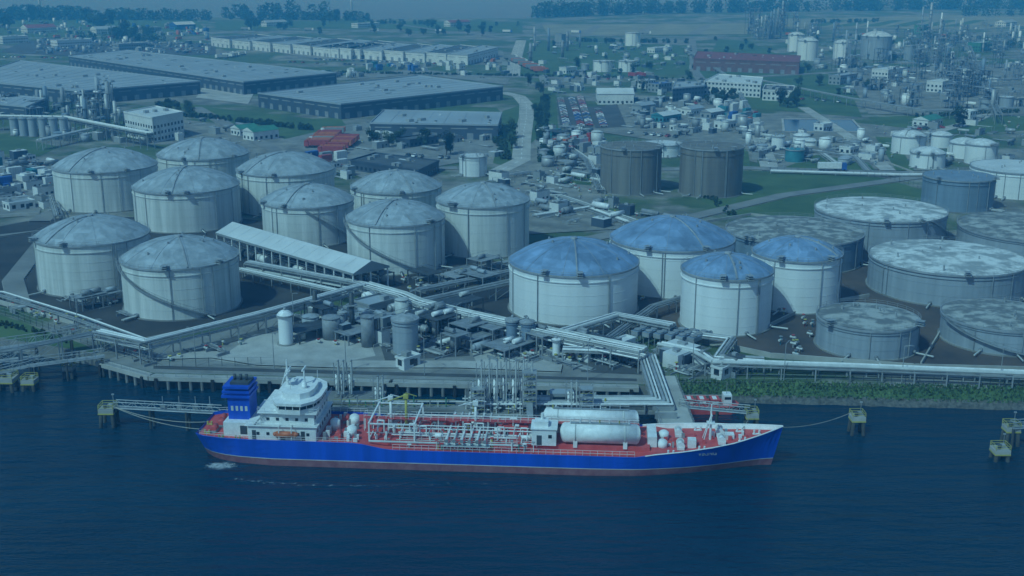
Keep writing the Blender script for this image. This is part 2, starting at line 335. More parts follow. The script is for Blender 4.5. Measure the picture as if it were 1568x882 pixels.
# ---------------------------------------------------------------- tanks
def tank(name,l,r,rim,bot,shell,roofm,style='dome',stair=None,rise=None,seg=56,courses=True):
    uc=(l+r)/2; a=(bot-441)/F; zf=(HC-LZ)/(SN+a*CS); Yf=zf*(CS-a*SN); R=10
    for _ in range(8):
        Yc=Yf+R; ar=(rim-441)/F; zt=HC-Yc*(SN+ar*CS)/(CS-ar*SN)
        dep=Yc*CS+(HC-zt)*SN; R=(r-l)/2/F*dep*.992
    Xc=(uc-784)/F*dep; H=zt-LZ
    mb=MB(); rd=random.Random(int(l*7+bot))
    n=seg
    mb.cyl((Xc,Yc,LZ-.1),(Xc,Yc,zt),R,shell,n,cap=False)
    mb.ring(Xc,Yc,LZ,LZ+.35,R,R+.5,'concrete',n)
    mb.ring(Xc,Yc,zt-.35,zt+.12,R+.003,R+.35,'rim_steel',n)
    if courses:
        k=max(2,int(H/2.4))
        for i in range(1,k): mb.ring(Xc,Yc,LZ+H*i/k,LZ+H*i/k+.07,R+.002,R+.045,shell,n,.3)
        mb.ring(Xc,Yc,LZ+H*.86,LZ+H*.86+.22,R+.002,R+.25,shell,n,.4)
    if style=='dome':
        rs=rise or R*.33; big=R>8
        mb.dome(Xc,Yc,zt+.1,R+.2,rs,roofm,30 if big else 16,6 if big else 4,rd,.26,not big)
        mb.cyl((Xc,Yc,zt+rs-.1),(Xc,Yc,zt+rs+.6),.9 if big else .3,'rim_steel',10)
        if big:
            Rs=((R+.2)**2+rs*rs)/(2*rs)
            for q in range(10):
                an=2*math.pi*q/10+.1; pts=[]
                for k in range(7):
                    rr=(R+.2)*(1-k/6.5); pts.append((Xc+rr*math.cos(an),Yc+rr*math.sin(an),zt+.14+math.sqrt(Rs*Rs-rr*rr)-(Rs-rs)))
                mb.tube(pts,.05,'rim_steel',4)
            an=rd.uniform(-2.8,-.4); pts=[]
            for k in range(13):
                rr=R*(1-k/12.5); pts.append(Vector((Xc+rr*math.cos(an),Yc+rr*math.sin(an),zt+.2+math.sqrt(Rs*Rs-rr*rr)-(Rs-rs))))
            mb.tube(pts,.22,'galv',5); mb.tube([p+Vector((0,0,1)) for p in pts],.04,'galv',4)
            for q in range(6):
                an=rd.uniform(0,6.28); rr=rd.uniform(.3,.85)*R; zz=zt+math.sqrt(Rs*Rs-rr*rr)-(Rs-rs); mb.cyl((Xc+rr*math.cos(an),Yc+rr*math.sin(an),zz),(Xc+rr*math.cos(an),Yc+rr*math.sin(an),zz+.7),.28,'galv',8)
    else:
        rs=rise or R*.05; mb.dome(Xc,Yc,zt+.02,R,rs,roofm,36,3,smooth=True)
        for q in range(7):
            an=rd.uniform(0,6.28); rr=rd.uniform(.2,.9)*R; mb.cyl((Xc+rr*math.cos(an),Yc+rr*math.sin(an),zt),(Xc+rr*math.cos(an),Yc+rr*math.sin(an),zt+rs+.7),.25,'galv',8)
    if R>6:
        for z in (.6,1.1): mb.ring(Xc,Yc,zt+z,zt+z+.05,R+.25,R+.30,'galv',n)
        for i in range(0,n,2):
            an=2*math.pi*i/n; mb.box((Xc+(R+.27)*math.cos(an),Yc+(R+.27)*math.sin(an),zt+.6),(.06,.06,1.1),'galv')
        for k in range(4):
            an=math.radians(rd.uniform(-170,-10)); x,y=Xc+(R+.25)*math.cos(an),Yc+(R+.25)*math.sin(an)
            mb.cyl((x,y,LZ),(x,y,zt),.12,rd.choice(('galv','steel')),6)
        for k in range(3):
            an=math.radians(rd.uniform(-150,-20)); c,s=math.cos(an),math.sin(an)
            mb.cyl((Xc+(R-.1)*c,Yc+(R-.1)*s,LZ+1),(Xc+(R+.7)*c,Yc+(R+.7)*s,LZ+1),.45,'steel',10)
            mb.cyl((Xc+(R-.1)*c,Yc+(R-.1)*s,LZ+.8),(Xc+(R+5)*c,Yc+(R+5)*s,LZ+.8),.2,'pipe_light',8)
        for k in range(2):
            an=math.radians(rd.uniform(-150,-30)); x,y=Xc+(R+.6)*math.cos(an),Yc+(R+.6)*math.sin(an); mb.box((x,y,zt+.2),(2.2,1.6,.2),'galv',an)
            for zz in(.7,1.3): mb.box((x,y,zt+zz),(2.2,1.6,.06),'galv',an)
    if stair:
        a0,a1=map(math.radians,stair); k=int(R*abs(a1-a0)/.5); pr=None
        for i in range(k+1):
            f=i/k; an=a0+(a1-a0)*f; z=zt-.2-(H-.5)*f; c,s=math.cos(an),math.sin(an)
            mb.box((Xc+(R+.55)*c,Yc+(R+.55)*s,z),(.8,.5,.08),'steel',an)
            p=(Xc+(R+1.0)*c,Yc+(R+1.0)*s,z+1.0); q=(Xc+(R+1.0)*c,Yc+(R+1.0)*s,z-.1)
            if i%3==0:
                if pr: mb.cyl(pr[0],p,.05,'steel',4); mb.cyl(pr[1],q,.1,'galv',4)
                mb.cyl(q,p,.035,'steel',4); pr=(p,q)
    mb.obj(name)
    return Xc,Yc,R,zt
S='storage_tank'
tank(S,84,238,252,327,'tank_white','dome_grey')
tank(S,242,380,234,300,'tank_white','dome_grey')
tank(S,205,365,282,358,'tank_white','dome_grey')
tank(S,363,511,257,333,'tank_white','dome_grey')
tank(S,401,541,305,380,'tank_white','dome_grey',stair=(-85,-15))
tank(S,56,225,358,456,'tank_white','dome_grey')
tank(S,187,363,391,492,'tank_white','dome_grey',stair=(-160,-45))
tank(S,537,676,284,352,'tank_white','dome_grey')
tank(S,530,681,331,422,'tank_white','dome_grey',stair=(-165,-50))
tank(S,668,811,304,397,'tank_white','dome_grey')
tank(S,934,1124,363,459,'tank_clean','dome_alu')
tank(S,779,978,398,500,'tank_clean','dome_alu')
tank(S,1153,1288,385,482,'tank_clean','dome_alu')
tank(S,1044,1183,411,516,'tank_clean','dome_alu')
tank(S,1113,1320,352,422,'tank_slate','roof_mottled','flat')
tank(S,1250,1446,320,387,'tank_grey','roof_mottled_light','flat',stair=(-60,-10))
tank(S,1490,1626,255,308,'tank_clean','roof_pale','flat')
tank(S,1416,1522,269,327,'tank_slate','tank_slate','flat')
tank(S,1473,1700,348,408,'tank_grey','roof_mottled','flat')
tank(S,1335,1567,393,473,'tank_grey','roof_mottled_light','flat')
tank(S,1253,1405,485,553,'tank_grey','roof_mottled','flat')
tank(S,1446,1622,482,547,'tank_grey','roof_mottled','flat',stair=(-170,-80))
tank(S,985,1045,219,242,'tank_clean','roof_pale','flat')
tank(S,920,1014,223,300,'tank_brown','tank_brown','flat',rise=.6)
tank(S,1042,1139,223,304,'tank_brown','tank_brown','flat',rise=.6)
tank(S,703,746,238,272,'tank_clean','roof_pale','flat')
for a in [(1427,1458,206,228),(1367,1417,207,238),(1455,1500,218,245),(1480,1527,220,254),(1395,1447,233,260),(1182,1202,208,230),(1215,1240,207,222),
          (908,937,93,111),(947,975,93,111),(957,981,50,71),(1222,1253,62,94),(1277,1304,65,93),(1207,1232,53,80),(1186,1198,207,228),(1228,1252,215,225)]:
    tank('small_storage_tank',*a,'tank_clean','roof_pale','dome' if a[0]>1200 else 'flat',seg=28,courses=False)
tank('small_storage_tank',1320,1366,55,92,'tank_grey','roof_pale','dome',seg=28)
for a in [(1385,1400,70,92),(1402,1416,68,90),(1150,1165,95,108),(890,902,98,108),(1500,1520,150,168),(1530,1552,148,168),(1470,1484,98,112)]:
    tank('small_storage_tank',*a,'tank_grey','roof_pale','flat',seg=20,courses=False)
tank('small_storage_tank',1203,1232,228,250,'teal','teal','flat',seg=20,courses=False)
for i,u in enumerate((14,28,42,58,74,90)): tank('silo',u,u+13,181,208+i,'tank_grey','steel','dome',seg=16,courses=False)
tank('process_vessel',600,640,487,545,'tank_grey','galv','dome',seg=24,rise=1)
tank('process_vessel',425,447,482,530,'tank_clean','white_paint','dome',seg=20,rise=1.2,courses=False)
tank('process_vessel',775,794,489,533,'tank_slate','galv','dome',seg=16)
tank('process_vessel',798,818,492,537,'tank_slate','galv','dome',seg=16)
tank('process_vessel',846,858,520,550,'tank_clean','white_paint','dome',seg=14,courses=False)
tank('process_vessel',503,515,474,502,'tank_grey','galv','dome',seg=14,courses=False)
tank('process_vessel',518,530,478,505,'tank_grey','galv','dome',seg=14,courses=False)
for u,v0,v1 in((484,446,498),(540,452,512)):
    mb=MB(); p=P(u,v1); ht=(v1-v0)/5.4; mb.cyl(p,(p.x,p.y,LZ+ht),.75,'dark_steel',12,.6); mb.ring(p.x,p.y,LZ+ht*.7,LZ+ht*.7+.2,.7,1.5,'steel',12); mb.cyl(p,(p.x,p.y,LZ+1.5),1.4,'steel',12); mb.obj('flue_stack')
# ---------------------------------------------------------------- buildings
A45=math.radians(46)
def windows_on(mb,p0,p1,z0,z1,m='glass_dark',w=1.4,gap=1.4,nout=None):
    d=(p1-p0); L=d.length; d.normalize(); nrm=Vector((d.y,-d.x,0)); a=math.atan2(d.y,d.x); k=int(L/(w+gap))
    if k<1: return
    for i in range(k):
        c=p0+d*(L*(i+.5)/k)+nrm*.02; mb.box((c.x,c.y,(z0+z1)/2),(w,.06,z1-z0),m,a)
def quad_building(name,px,H,wall,roof,doors=True,ribs=True,units=6,storeys=0,stripe=None):
    pts=[P(u,v,LZ+H) for u,v in px]; mb=MB()
    ar=sum(pts[i].x*pts[(i+1)%4].y-pts[(i+1)%4].x*pts[i].y for i in range(4))
    if ar<0: pts=pts[::-1]
    pl=[Vector((p.x,p.y,0)) for p in pts]
    mb.prism(pl,LZ-.1,LZ+H,wall,roof)
    for i in range(4):
        a,b=pl[i],pl[(i+1)%4]; d=b-a; an=math.atan2(d.y,d.x); m=(a+b)/2; nr=Vector((d.y,-d.x,0)).normalized()
        q=m+nr*.08
        mb.box((q.x,q.y,LZ+H+.15),(d.length+.3,.4,.9),'roof_sheet' if roof=='roof_sheet' else wall,an)
        if doors: 
            windows_on(mb,a,b,LZ+.2,LZ+3.6,'steel',3.4,5.5)
            windows_on(mb,a,b,LZ+H*.72,LZ+H*.72+.5,'wall_grey',9,3)
        for s in range(storeys): windows_on(mb,a,b,LZ+1+s*3.2,LZ+2.5+s*3.2)
    if ribs:
        e0=pl[1]-pl[0]; n=int(e0.length/9)
        for i in range(1,n):
            p=pl[0]+e0*(i/n); q=pl[3]+(pl[2]-pl[3])*(i/n); d=q-p; m=(p+q)/2
            mb.box((m.x,m.y,LZ+H+.06),(d.length*.97,.3,.12),roof,math.atan2(d.y,d.x),.3 if i%3 else .7)
        rr=random.Random(int(px[0][0]*5))
        for i in range(int(n*1.5)):
            s,t=(int(rr.uniform(1,n))+.5)/n,rr.uniform(.1,.9); 
            if s>.97: continue
            p=pl[0].lerp(pl[1],s).lerp(pl[3].lerp(pl[2],s),t); d=pl[3]-pl[0]
            mb.box((p.x,p.y,LZ+H+.1),(5,1.2,.2),rr.choice(('roof_pale','roof_dark')),math.atan2(d.y,d.x))
    rd=random.Random(int(px[0][0]+px[0][1]*3))
    for i in range(units):
        s,t=rd.uniform(.1,.9),rd.uniform(.1,.9); p=pl[0].lerp(pl[1],s).lerp(pl[3].lerp(pl[2],s),t)
        mb.box((p.x,p.y,LZ+H+.7),(rd.uniform(1.5,4),rd.uniform(1.5,3),1.4),'galv',A45)
    return mb.obj(name)
def bld(name,u,v,L,W,H,wall='wall_white',roof='roof_sheet',ang=A45,storeys=1,gable=False,seed=0):
    c=P(u,v); mb=MB(); ca,sa=math.cos(ang),math.sin(ang)
    T=lambda x,y,z:(c.x+x*ca-y*sa,c.y+x*sa+y*ca,z)
    mb.box((c.x,c.y,LZ+H/2-.05),(L,W,H+.1),wall,ang,top=roof)
    if gable:
        h=W*.2; o=.4
        A=[T(-L/2-o,-W/2-o,LZ+H),T(L/2+o,-W/2-o,LZ+H),T(L/2+o,W/2+o,LZ+H),T(-L/2-o,W/2+o,LZ+H)]; B=[T(-L/2-o,0,LZ+H+h),T(L/2+o,0,LZ+H+h)]
        up=lambda p,k=.02:(p[0],p[1],p[2]+k); A=[up(p) for p in A];B=[up(p) for p in B]
        mb.poly([A[0],A[1],B[1],B[0]],roof); mb.poly([A[2],A[3],B[0],B[1]],roof); mb.poly([A[1],A[2],B[1]],wall); mb.poly([A[3],A[0],B[0]],wall)
    else:
        for x,y,l,w_ in((0,-W/2,L+.3,.3),(0,W/2,L+.3,.3)): 
            p=T(x,y,LZ+H+.2); mb.box(p,(l,.3,.5),wall,ang)
        for x in(-L/2,L/2): p=T(x,0,LZ+H+.2); mb.box(p,(.3,W-.31,.5),wall,ang)
        rd=random.Random(u*3+v); 
        for i in range(max(1,int(L*W/120))): p=T(rd.uniform(-.4,.4)*L,rd.uniform(-.35,.35)*W,LZ+H+.6); mb.box(p,(rd.uniform(1,2.5),rd.uniform(1,2),1.2),'galv',ang)
    cs=[Vector(T(-L/2,-W/2,0)),Vector(T(L/2,-W/2,0)),Vector(T(L/2,W/2,0)),Vector(T(-L/2,W/2,0))]
    for s in range(storeys):
        for i in range(4): windows_on(mb,cs[i],cs[(i+1)%4],LZ+1+s*3.1,LZ+2.4+s*3.1)
    p=T(L*.2,-W/2-.02,LZ+1.1); mb.box(p,(1.2,.08,2.2),'dark_steel',ang)
    return mb.obj(name)
quad_building('warehouse',[(395,143),(522,160),(770,133),(640,116)],9,'wall_slate','roof_sheet',units=10)
quad_building('warehouse',[(105,86),(373,126),(515,112),(192,77)],9,'wall_slate','roof_sheet',units=10)
quad_building('warehouse',[(-60,122),(122,140),(306,125),(30,93)],9,'wall_slate','roof_sheet',units=10)
quad_building('warehouse',[(-90,152),(40,164),(70,151),(-60,139)],8,'wall_slate','roof_sheet',units=4)
for k in range(7):
    u=323+k*31; quad_building('distribution_hall',[(u,58+k*2.6),(u+28,61+k*2.6),(u+95,55.5+k*1.6),(u+70,53+k*1.6)],9,'wall_white','roof_sheet' if k%2 else 'roof_dark',units=2)
for k in range(7):
    u=485+k*33; quad_building('distribution_hall',[(u,72+k*1.8),(u+33,75+k*1.6),(u+80,67+k*1.0),(u+55,65+k*.8)],9,'wall_white','roof_dark' if k%2 else 'roof_sheet',units=2)
quad_building('logistics_building',[(567,189),(762,192),(768,173),(588,169)],8,'wall_slate','roof_sheet',units=5,doors=True)
quad_building('site_office',[(537,246),(575,235),(672,247),(640,262)],4.5,'wall_slate','roof_dark',doors=False,storeys=1)
quad_building('plant_building',[(190,172),(233,181),(280,172),(238,163)],13,'wall_white','roof_pale',doors=False,storeys=3,ribs=False,units=3)
quad_building('brick_warehouse',[(1062,90),(1224,96),(1226,86),(1068,79)],10,'wall_brick','roof_red',doors=True,units=3)
quad_building('office_block',[(1078,125),(1165,130),(1168,119),(1100,114)],9,'wall_white','roof_pale',doors=False,storeys=3,ribs=False)
quad_building('office_block',[(1030,136),(1078,132),(1080,124),(1035,126)],9,'wall_slate','roof_sheet',doors=False,storeys=3,ribs=False)
quad_building('office_block',[(1168,138),(1215,140),(1216,132),(1172,130)],7,'wall_white','roof_dark',doors=False,storeys=2,ribs=False)
bld('storage_shed',941,158,24,16,7,'wall_white','roof_pale',0,1,True)
for q in [(400,213,16,10,5,'wall_white','green_paint',True),(375,206,12,9,4,'wall_white','green_paint',True),(1010,140,16,10,6,'wall_grey','blue_paint',False),
          (990,135,12,8,6,'wall_white','roof_sheet',False),(1060,175,14,8,4,'wall_white','roof_sheet',True),(1020,185,18,9,4,'teal','roof_pale',True),
          (1090,180,14,8,4,'wall_grey','roof_pale',True),(1040,200,10,6,3,'wall_white','roof_pale',False),(640,222,20,10,4,'wall_slate','roof_dark',False),
          (1420,192,18,10,4,'wall_white','green_paint',True),(1480,185,10,8,6,'wall_white','roof_pale',False),(30,320,10,6,3,'wall_white','roof_sheet',False),
          (580,480,12,7,4,'wall_grey','roof_sheet',False),(690,487,9,5,3,'wall_white','roof_pale',False),(560,500,7,5,3,'wall_white','roof_sheet',False),
          (905,548,7,4,2.6,'wall_white','roof_pale',False),(720,520,6,4,3,'wall_slate','roof_dark',False),(280,45,30,18,7,'blue_paint','roof_pale',True),
          (60,50,40,20,7,'wall_white','roof_red',True),(110,72,40,16,8,'wall_white','roof_sheet',False),(20,66,30,16,8,'wall_white','roof_pale',False),
          (560,42,40,15,6,'wall_white','roof_pale',False),(870,112,14,8,5,'wall_white','roof_sheet',False),(1360,120,30,14,8,'wall_white','roof_pale',False),
          (1540,40,40,16,6,'wall_white','roof_sheet',True),(1010,80,30,10,5,'wall_white','roof_pale',False),(860,72,12,10,14,'wall_grey','roof_sheet',False),
          (1110,196,12,7,4,'wall_white','roof_sheet',False),(985,172,14,8,5,'wall_grey','roof_sheet',True),(880,225,14,6,4,'wall_white','roof_sheet',False),
          (1300,235,9,6,3.5,'wall_white','roof_pale',False),(1260,200,10,6,4,'wall_white','roof_pale',False),(700,205,16,8,5,'wall_grey','roof_sheet',False),
          (950,540,8,3,3,'wall_white','roof_pale',False),(1110,575,7,3,2.6,'wall_white','roof_pale',False),(625,562,5,3,2.6,'wall_white','roof_pale',False),
          (1290,128,26,10,7,'wall_grey','roof_sheet',False),(1440,140,22,12,8,'wall_white','roof_pale',False),(1500,78,30,14,9,'green_paint','roof_sheet',False),(1410,58,18,12,16,'green_paint','roof_sheet',False),
          (200,76,34,14,7,'wall_grey','roof_pale',False),(160,52,30,16,7,'wall_white','roof_sheet',True),(230,50,26,14,7,'wall_grey','roof_pale',False),(700,40,40,14,6,'wall_white','roof_red',True),(420,40,36,14,6,'wall_white','roof_sheet',True)]:
    bld('utility_building',*q[:7],A45,1 if q[4]<6 else 2,q[7])
rd=random.Random(5)
def inpoly(px,n,rd):
    W=[P(*p) for p in px]; out=[]
    x0,x1=min(p.x for p in W),max(p.x for p in W); y0,y1=min(p.y for p in W),max(p.y for p in W)
    g=0
    while len(out)<n and g<n*60:
        g+=1; x,y=rd.uniform(x0,x1),rd.uniform(y0,y1); c=False; j=len(W)-1
        for i in range(len(W)):
            if (W[i].y>y)!=(W[j].y>y) and x<(W[j].x-W[i].x)*(y-W[i].y)/(W[j].y-W[i].y)+W[i].x: c=not c
            j=i
        if c: out.append((x,y))
    return out
def loading_shed():
    e=bpy.data.objects.new('loading_shed',None); scene.collection.objects.link(e)
    H=7.0
    A=P(330,356,LZ+H); B=P(541,419,LZ+H); d=(B-A); L=d.length; d.normalize(); q=Vector((-d.y,d.x,0)); W=13
    mb=MB(); up=Vector((0,0,1)); r=2.6
    r0=A+q*W/2+up*r; r1=B+q*W/2+up*r; C=B+q*W; D=A+q*W
    for z,m in((0,'roof_pale'),(-.12,'wall_grey')):
        o=up*z; mb.poly([A+o,B+o,r1+o,r0+o],m); mb.poly([C+o,D+o,r0+o,r1+o],m)
    for i in range(1,12):
        a=A.lerp(B,i/12)+up*.03; b=r0.lerp(r1,i/12)+up*.03; mb.cyl(a,b,.04,'roof_pale',4)
    mb.obj('roof',e)
    mb=MB()
    for X,Y,Z in((A,D,r0),(B,C,r1)): mb.poly([X-up*.6,Y-up*.6,Y,Z,X],'wall_grey')
    for a,b in((A,B),(D,C)):
        m=(a+b)/2; mb.box((m.x,m.y,m.z-.35),(L,.2,.6),'wall_grey',math.atan2(d.y,d.x))
    mb.obj('gable',e); mb=MB(); n=16
    for i in range(n+1):
        for s in(.3,W/2,W-.3):
            p=A+d*(L*i/n*.99+.2)+q*s; mb.box((p.x,p.y,LZ+H/2-.3),(.35,.35,H-.6),'white_paint',math.atan2(d.y,d.x))
    mb.obj('columns',e); mb=MB()
    for s in (2.5,4,W-4,W-2.5): p=A+q*s+d*1; p2=B+q*s-d*1; mb.cyl((p.x,p.y,LZ+3.6),(p2.x,p2.y,LZ+3.6),.2,'pipe_light',6)
    p=A+q*W/2+d*L/2; mb.box((p.x,p.y,LZ+.5),(L*.95,3,1),'concrete_light',math.atan2(d.y,d.x))
    for i in range(11):
        p=A+d*(L*(i+.5)/11)+q*2.5; mb.cyl((*(p-d*2.6).xy,LZ+1.9),(*(p+d*2.6).xy,LZ+1.9),1.25,'dark_steel' if i%3 else 'white_paint',12)
        mb.box((p.x,p.y,LZ+.5),(5,1.6,.5),'dark_steel',math.atan2(d.y,d.x))
    mb.obj('loading_equipment',e)
loading_shed()
# ---------------------------------------------------------------- pipe racks
def rack(name,px,z=8,w=4,n=5,r=.2,step=7,two=False,pm=('pipe_light','galv','white_paint','steel'),base=LZ,post='galv',seed=1):
    rd=random.Random(seed+int(px[0][0])); pts=[P(u,v,z) for u,v in px]; mb=MB()
    nr=[]
    for i,p in enumerate(pts):
        d=(pts[min(i+1,len(pts)-1)]-pts[max(i-1,0)]); d.z=0; d.normalize(); nr.append(Vector((-d.y,d.x,0)))
    lv=[z]+([z-1.8] if two else [])
    for zz in lv:
        for k in range(n):
            o=(k+.5)/n*w-w/2; m=rd.choice(pm); rr=r*rd.uniform(.45,1.4)
            if rd.random()<.15: continue
            mb.tube([p+nr[i]*o+Vector((0,0,zz-z+rr+.15)) for i,p in enumerate(pts)],rr,m,8)
    for i in range(len(pts)-1):
        a,b=pts[i],pts[i+1]; d=b-a; k=max(1,int(d.length/step)); an=math.atan2(d.y,d.x); q=Vector((-d.y,d.x,0)).normalized()
        for j in range(k+1):
            p=a+d*(j/k)
            for s in(-1,1):
                c=p+q*(s*w/2); mb.box((c.x,c.y,(base+z)/2),(.28,.28,z-base),post,an)
            for zz in lv: mb.box((p.x,p.y,zz-.05),(.25,w+.3,.3),post,an)
            if j<k and j%3==0 and z-base>3:
                for s in(-1,1):
                    c0=p+q*(s*w/2); c1=a+d*((j+1)/k)+q*(s*w/2); mb.cyl((c0.x,c0.y,base+.3),(c1.x,c1.y,z-.3),.07,post,4)
        for s in(-1,1):
            c=(a+b)/2+q*(s*w/2); mb.box((c.x,c.y,z-.05),(d.length,.2,.34),post,an)
    return mb.obj(name)
RK='pipe_rack'
rack(RK,[(150,508),(222,524),(400,480),(558,436)],8,3.6,6,two=True)
rack(RK,[(558,436),(615,452),(640,463),(720,482),(860,512),(985,537)],8,4.4,7,two=True)
rack(RK,[(-60,547),(30,533),(150,508)],8,2.2,3)
rack(RK,[(640,463),(790,430)],7,3,5)
rack(RK,[(855,512),(945,484),(1030,500)],7.5,3.5,5,r=.32)
rack(RK,[(862,535),(985,540)],6,3,4,r=.3)
rack(RK,[(1012,528),(1068,540),(1092,555),(1300,562),(1700,578)],6,4,4,r=.42,pm=('white_paint','pipe_light'))
rack(RK,[(1060,512),(1120,520),(1100,548),(1170,552)],6,2.6,4,r=.3)
rack(RK,[(1180,560),(1400,570),(1700,584)],4.2,2.4,4,r=.25,step=9,pm=('pipe_light','galv'))
rack(RK,[(-60,448),(0,450),(120,487),(222,524)],5,2.6,5)
rack(RK,[(380,402),(560,436)],7,3.4,6,two=True)
rack(RK,[(365,412),(545,452)],6,3,5)
rack(RK,[(-20,178),(100,180),(230,205)],11,4,6,r=.3,two=True)
rack(RK,[(60,215),(150,195),(230,205)],8,3.4,6,r=.25)
rack(RK,[(810,300),(860,300),(1010,350)],4,3,5,r=.2)
rack(RK,[(820,330),(900,318),(960,340)],3.8,4,7,r=.16)
rack(RK,[(850,210),(900,245),(920,290)],5,3.5,5,r=.22)
rack(RK,[(1180,262),(1380,268),(1700,265)],4,3,5,r=.2,step=12)
rack(RK,[(1150,120),(1300,150),(1420,170),(1700,160)],8,3.5,5,r=.22,step=14,pm=('galv','steel','pipe_light'))
rack(RK,[(1300,60),(1440,90),(1700,85)],9,4,6,r=.3,step=16,pm=('galv','steel'))
rack(RK,[(1050,75),(1120,120),(1150,172)],6,3,4,r=.22,step=14,pm=('galv','steel'))
rack(RK,[(1240,230),(1310,240),(1330,262)],3.8,3.4,6,r=.2)
rack(RK,[(1260,236),(1290,258)],3.8,4,6,r=.2)
rack(RK,[(0,305),(80,300),(90,330)],6,3,5)
rack(RK,[(640,445),(740,425),(800,412)],5,2.6,5)
rack(RK,[(930,520),(1000,470),(1060,452)],6,2.6,4,r=.26)
rack(RK,[(1380,130),(1568,120)],8,4,6,r=.3,step=12,pm=('galv','steel')); rack(RK,[(1480,60),(1500,110),(1530,175)],9,4,6,r=.3,step=14,pm=('galv','steel'))
for k in range(6):
    mb=MB(); c=P(985+k*17,505+k*2,6)
    mb.box((c.x,c.y,6),(2,8,1.2),'galv',math.radians(-40),top='tank_slate')
    for s in(-1,1):
        for t in(-1,1):
            a=math.radians(-40); x,y=s*.8,t*3.6; mb.box((c.x+x*math.cos(a)-y*math.sin(a),c.y+x*math.sin(a)+y*math.cos(a),4.2),(.2,.2,2.6),'steel',a)
    for t in (-2.4,0,2.4):
        a=math.radians(-40); mb.cyl((c.x-t*math.sin(a),c.y+t*math.cos(a),6.6),(c.x-t*math.sin(a),c.y+t*math.cos(a),6.95),.9,'steel',12)
    mb.obj('air_cooler')
def wall(name,px,h=1.3,th=.35,m='concrete_light'):
    mb=MB(); pts=[P(u,v) for u,v in px]
    for a,b in zip(pts[:-1],pts[1:]):
        d=b-a; c=(a+b)/2; mb.box((c.x,c.y,LZ+h/2),(d.length+th*.9,th,h),m,math.atan2(d.y,d.x))
    mb.obj(name)
wall('bund_wall',[(-100,438),(0,466),(216,526),(420,484)])
wall('bund_wall',[(420,484),(565,441),(640,466),(780,434)])
wall('bund_wall',[(655,470),(760,496),(860,514),(1010,512),(1180,548),(1400,565),(1800,575)])
wall('bund_wall',[(-100,340),(60,330)]); wall('bund_wall',[(380,398),(540,432)],1)
wall('bund_wall',[(985,452),(1020,440)]); wall('bund_wall',[(1180,500),(1240,470),(1330,455)],1)
wall('bund_wall',[(1410,560),(1440,510),(1520,470)],1)
wall('bund_wall',[(1060,345),(1150,330),(1260,345),(1420,330)],1); wall('bund_wall',[(1330,240),(1400,266),(1540,262)],1)
def fence(name,px,h=2.2):
    mb=MB(); pts=[P(u,v) for u,v in px]
    for a,b in zip(pts[:-1],pts[1:]):
        d=b-a; k=max(1,int(d.length/3))
        for j in range(k): p=a+d*(j/k); mb.box((p.x,p.y,LZ+h/2),(.1,.1,h),'dark_steel')
        for z in(.3,1.2,2.1): mb.cyl((a.x,a.y,LZ+z),(b.x,b.y,LZ+z),.035,'galv',4)
    mb.obj(name)
fence('security_fence',[(-100,456),(20,486),(155,535),(240,562),(420,560)])
fence('security_fence',[(1040,586),(1300,588),(1800,598)])
fence('security_fence',[(1180,262),(1350,272),(1450,300)])
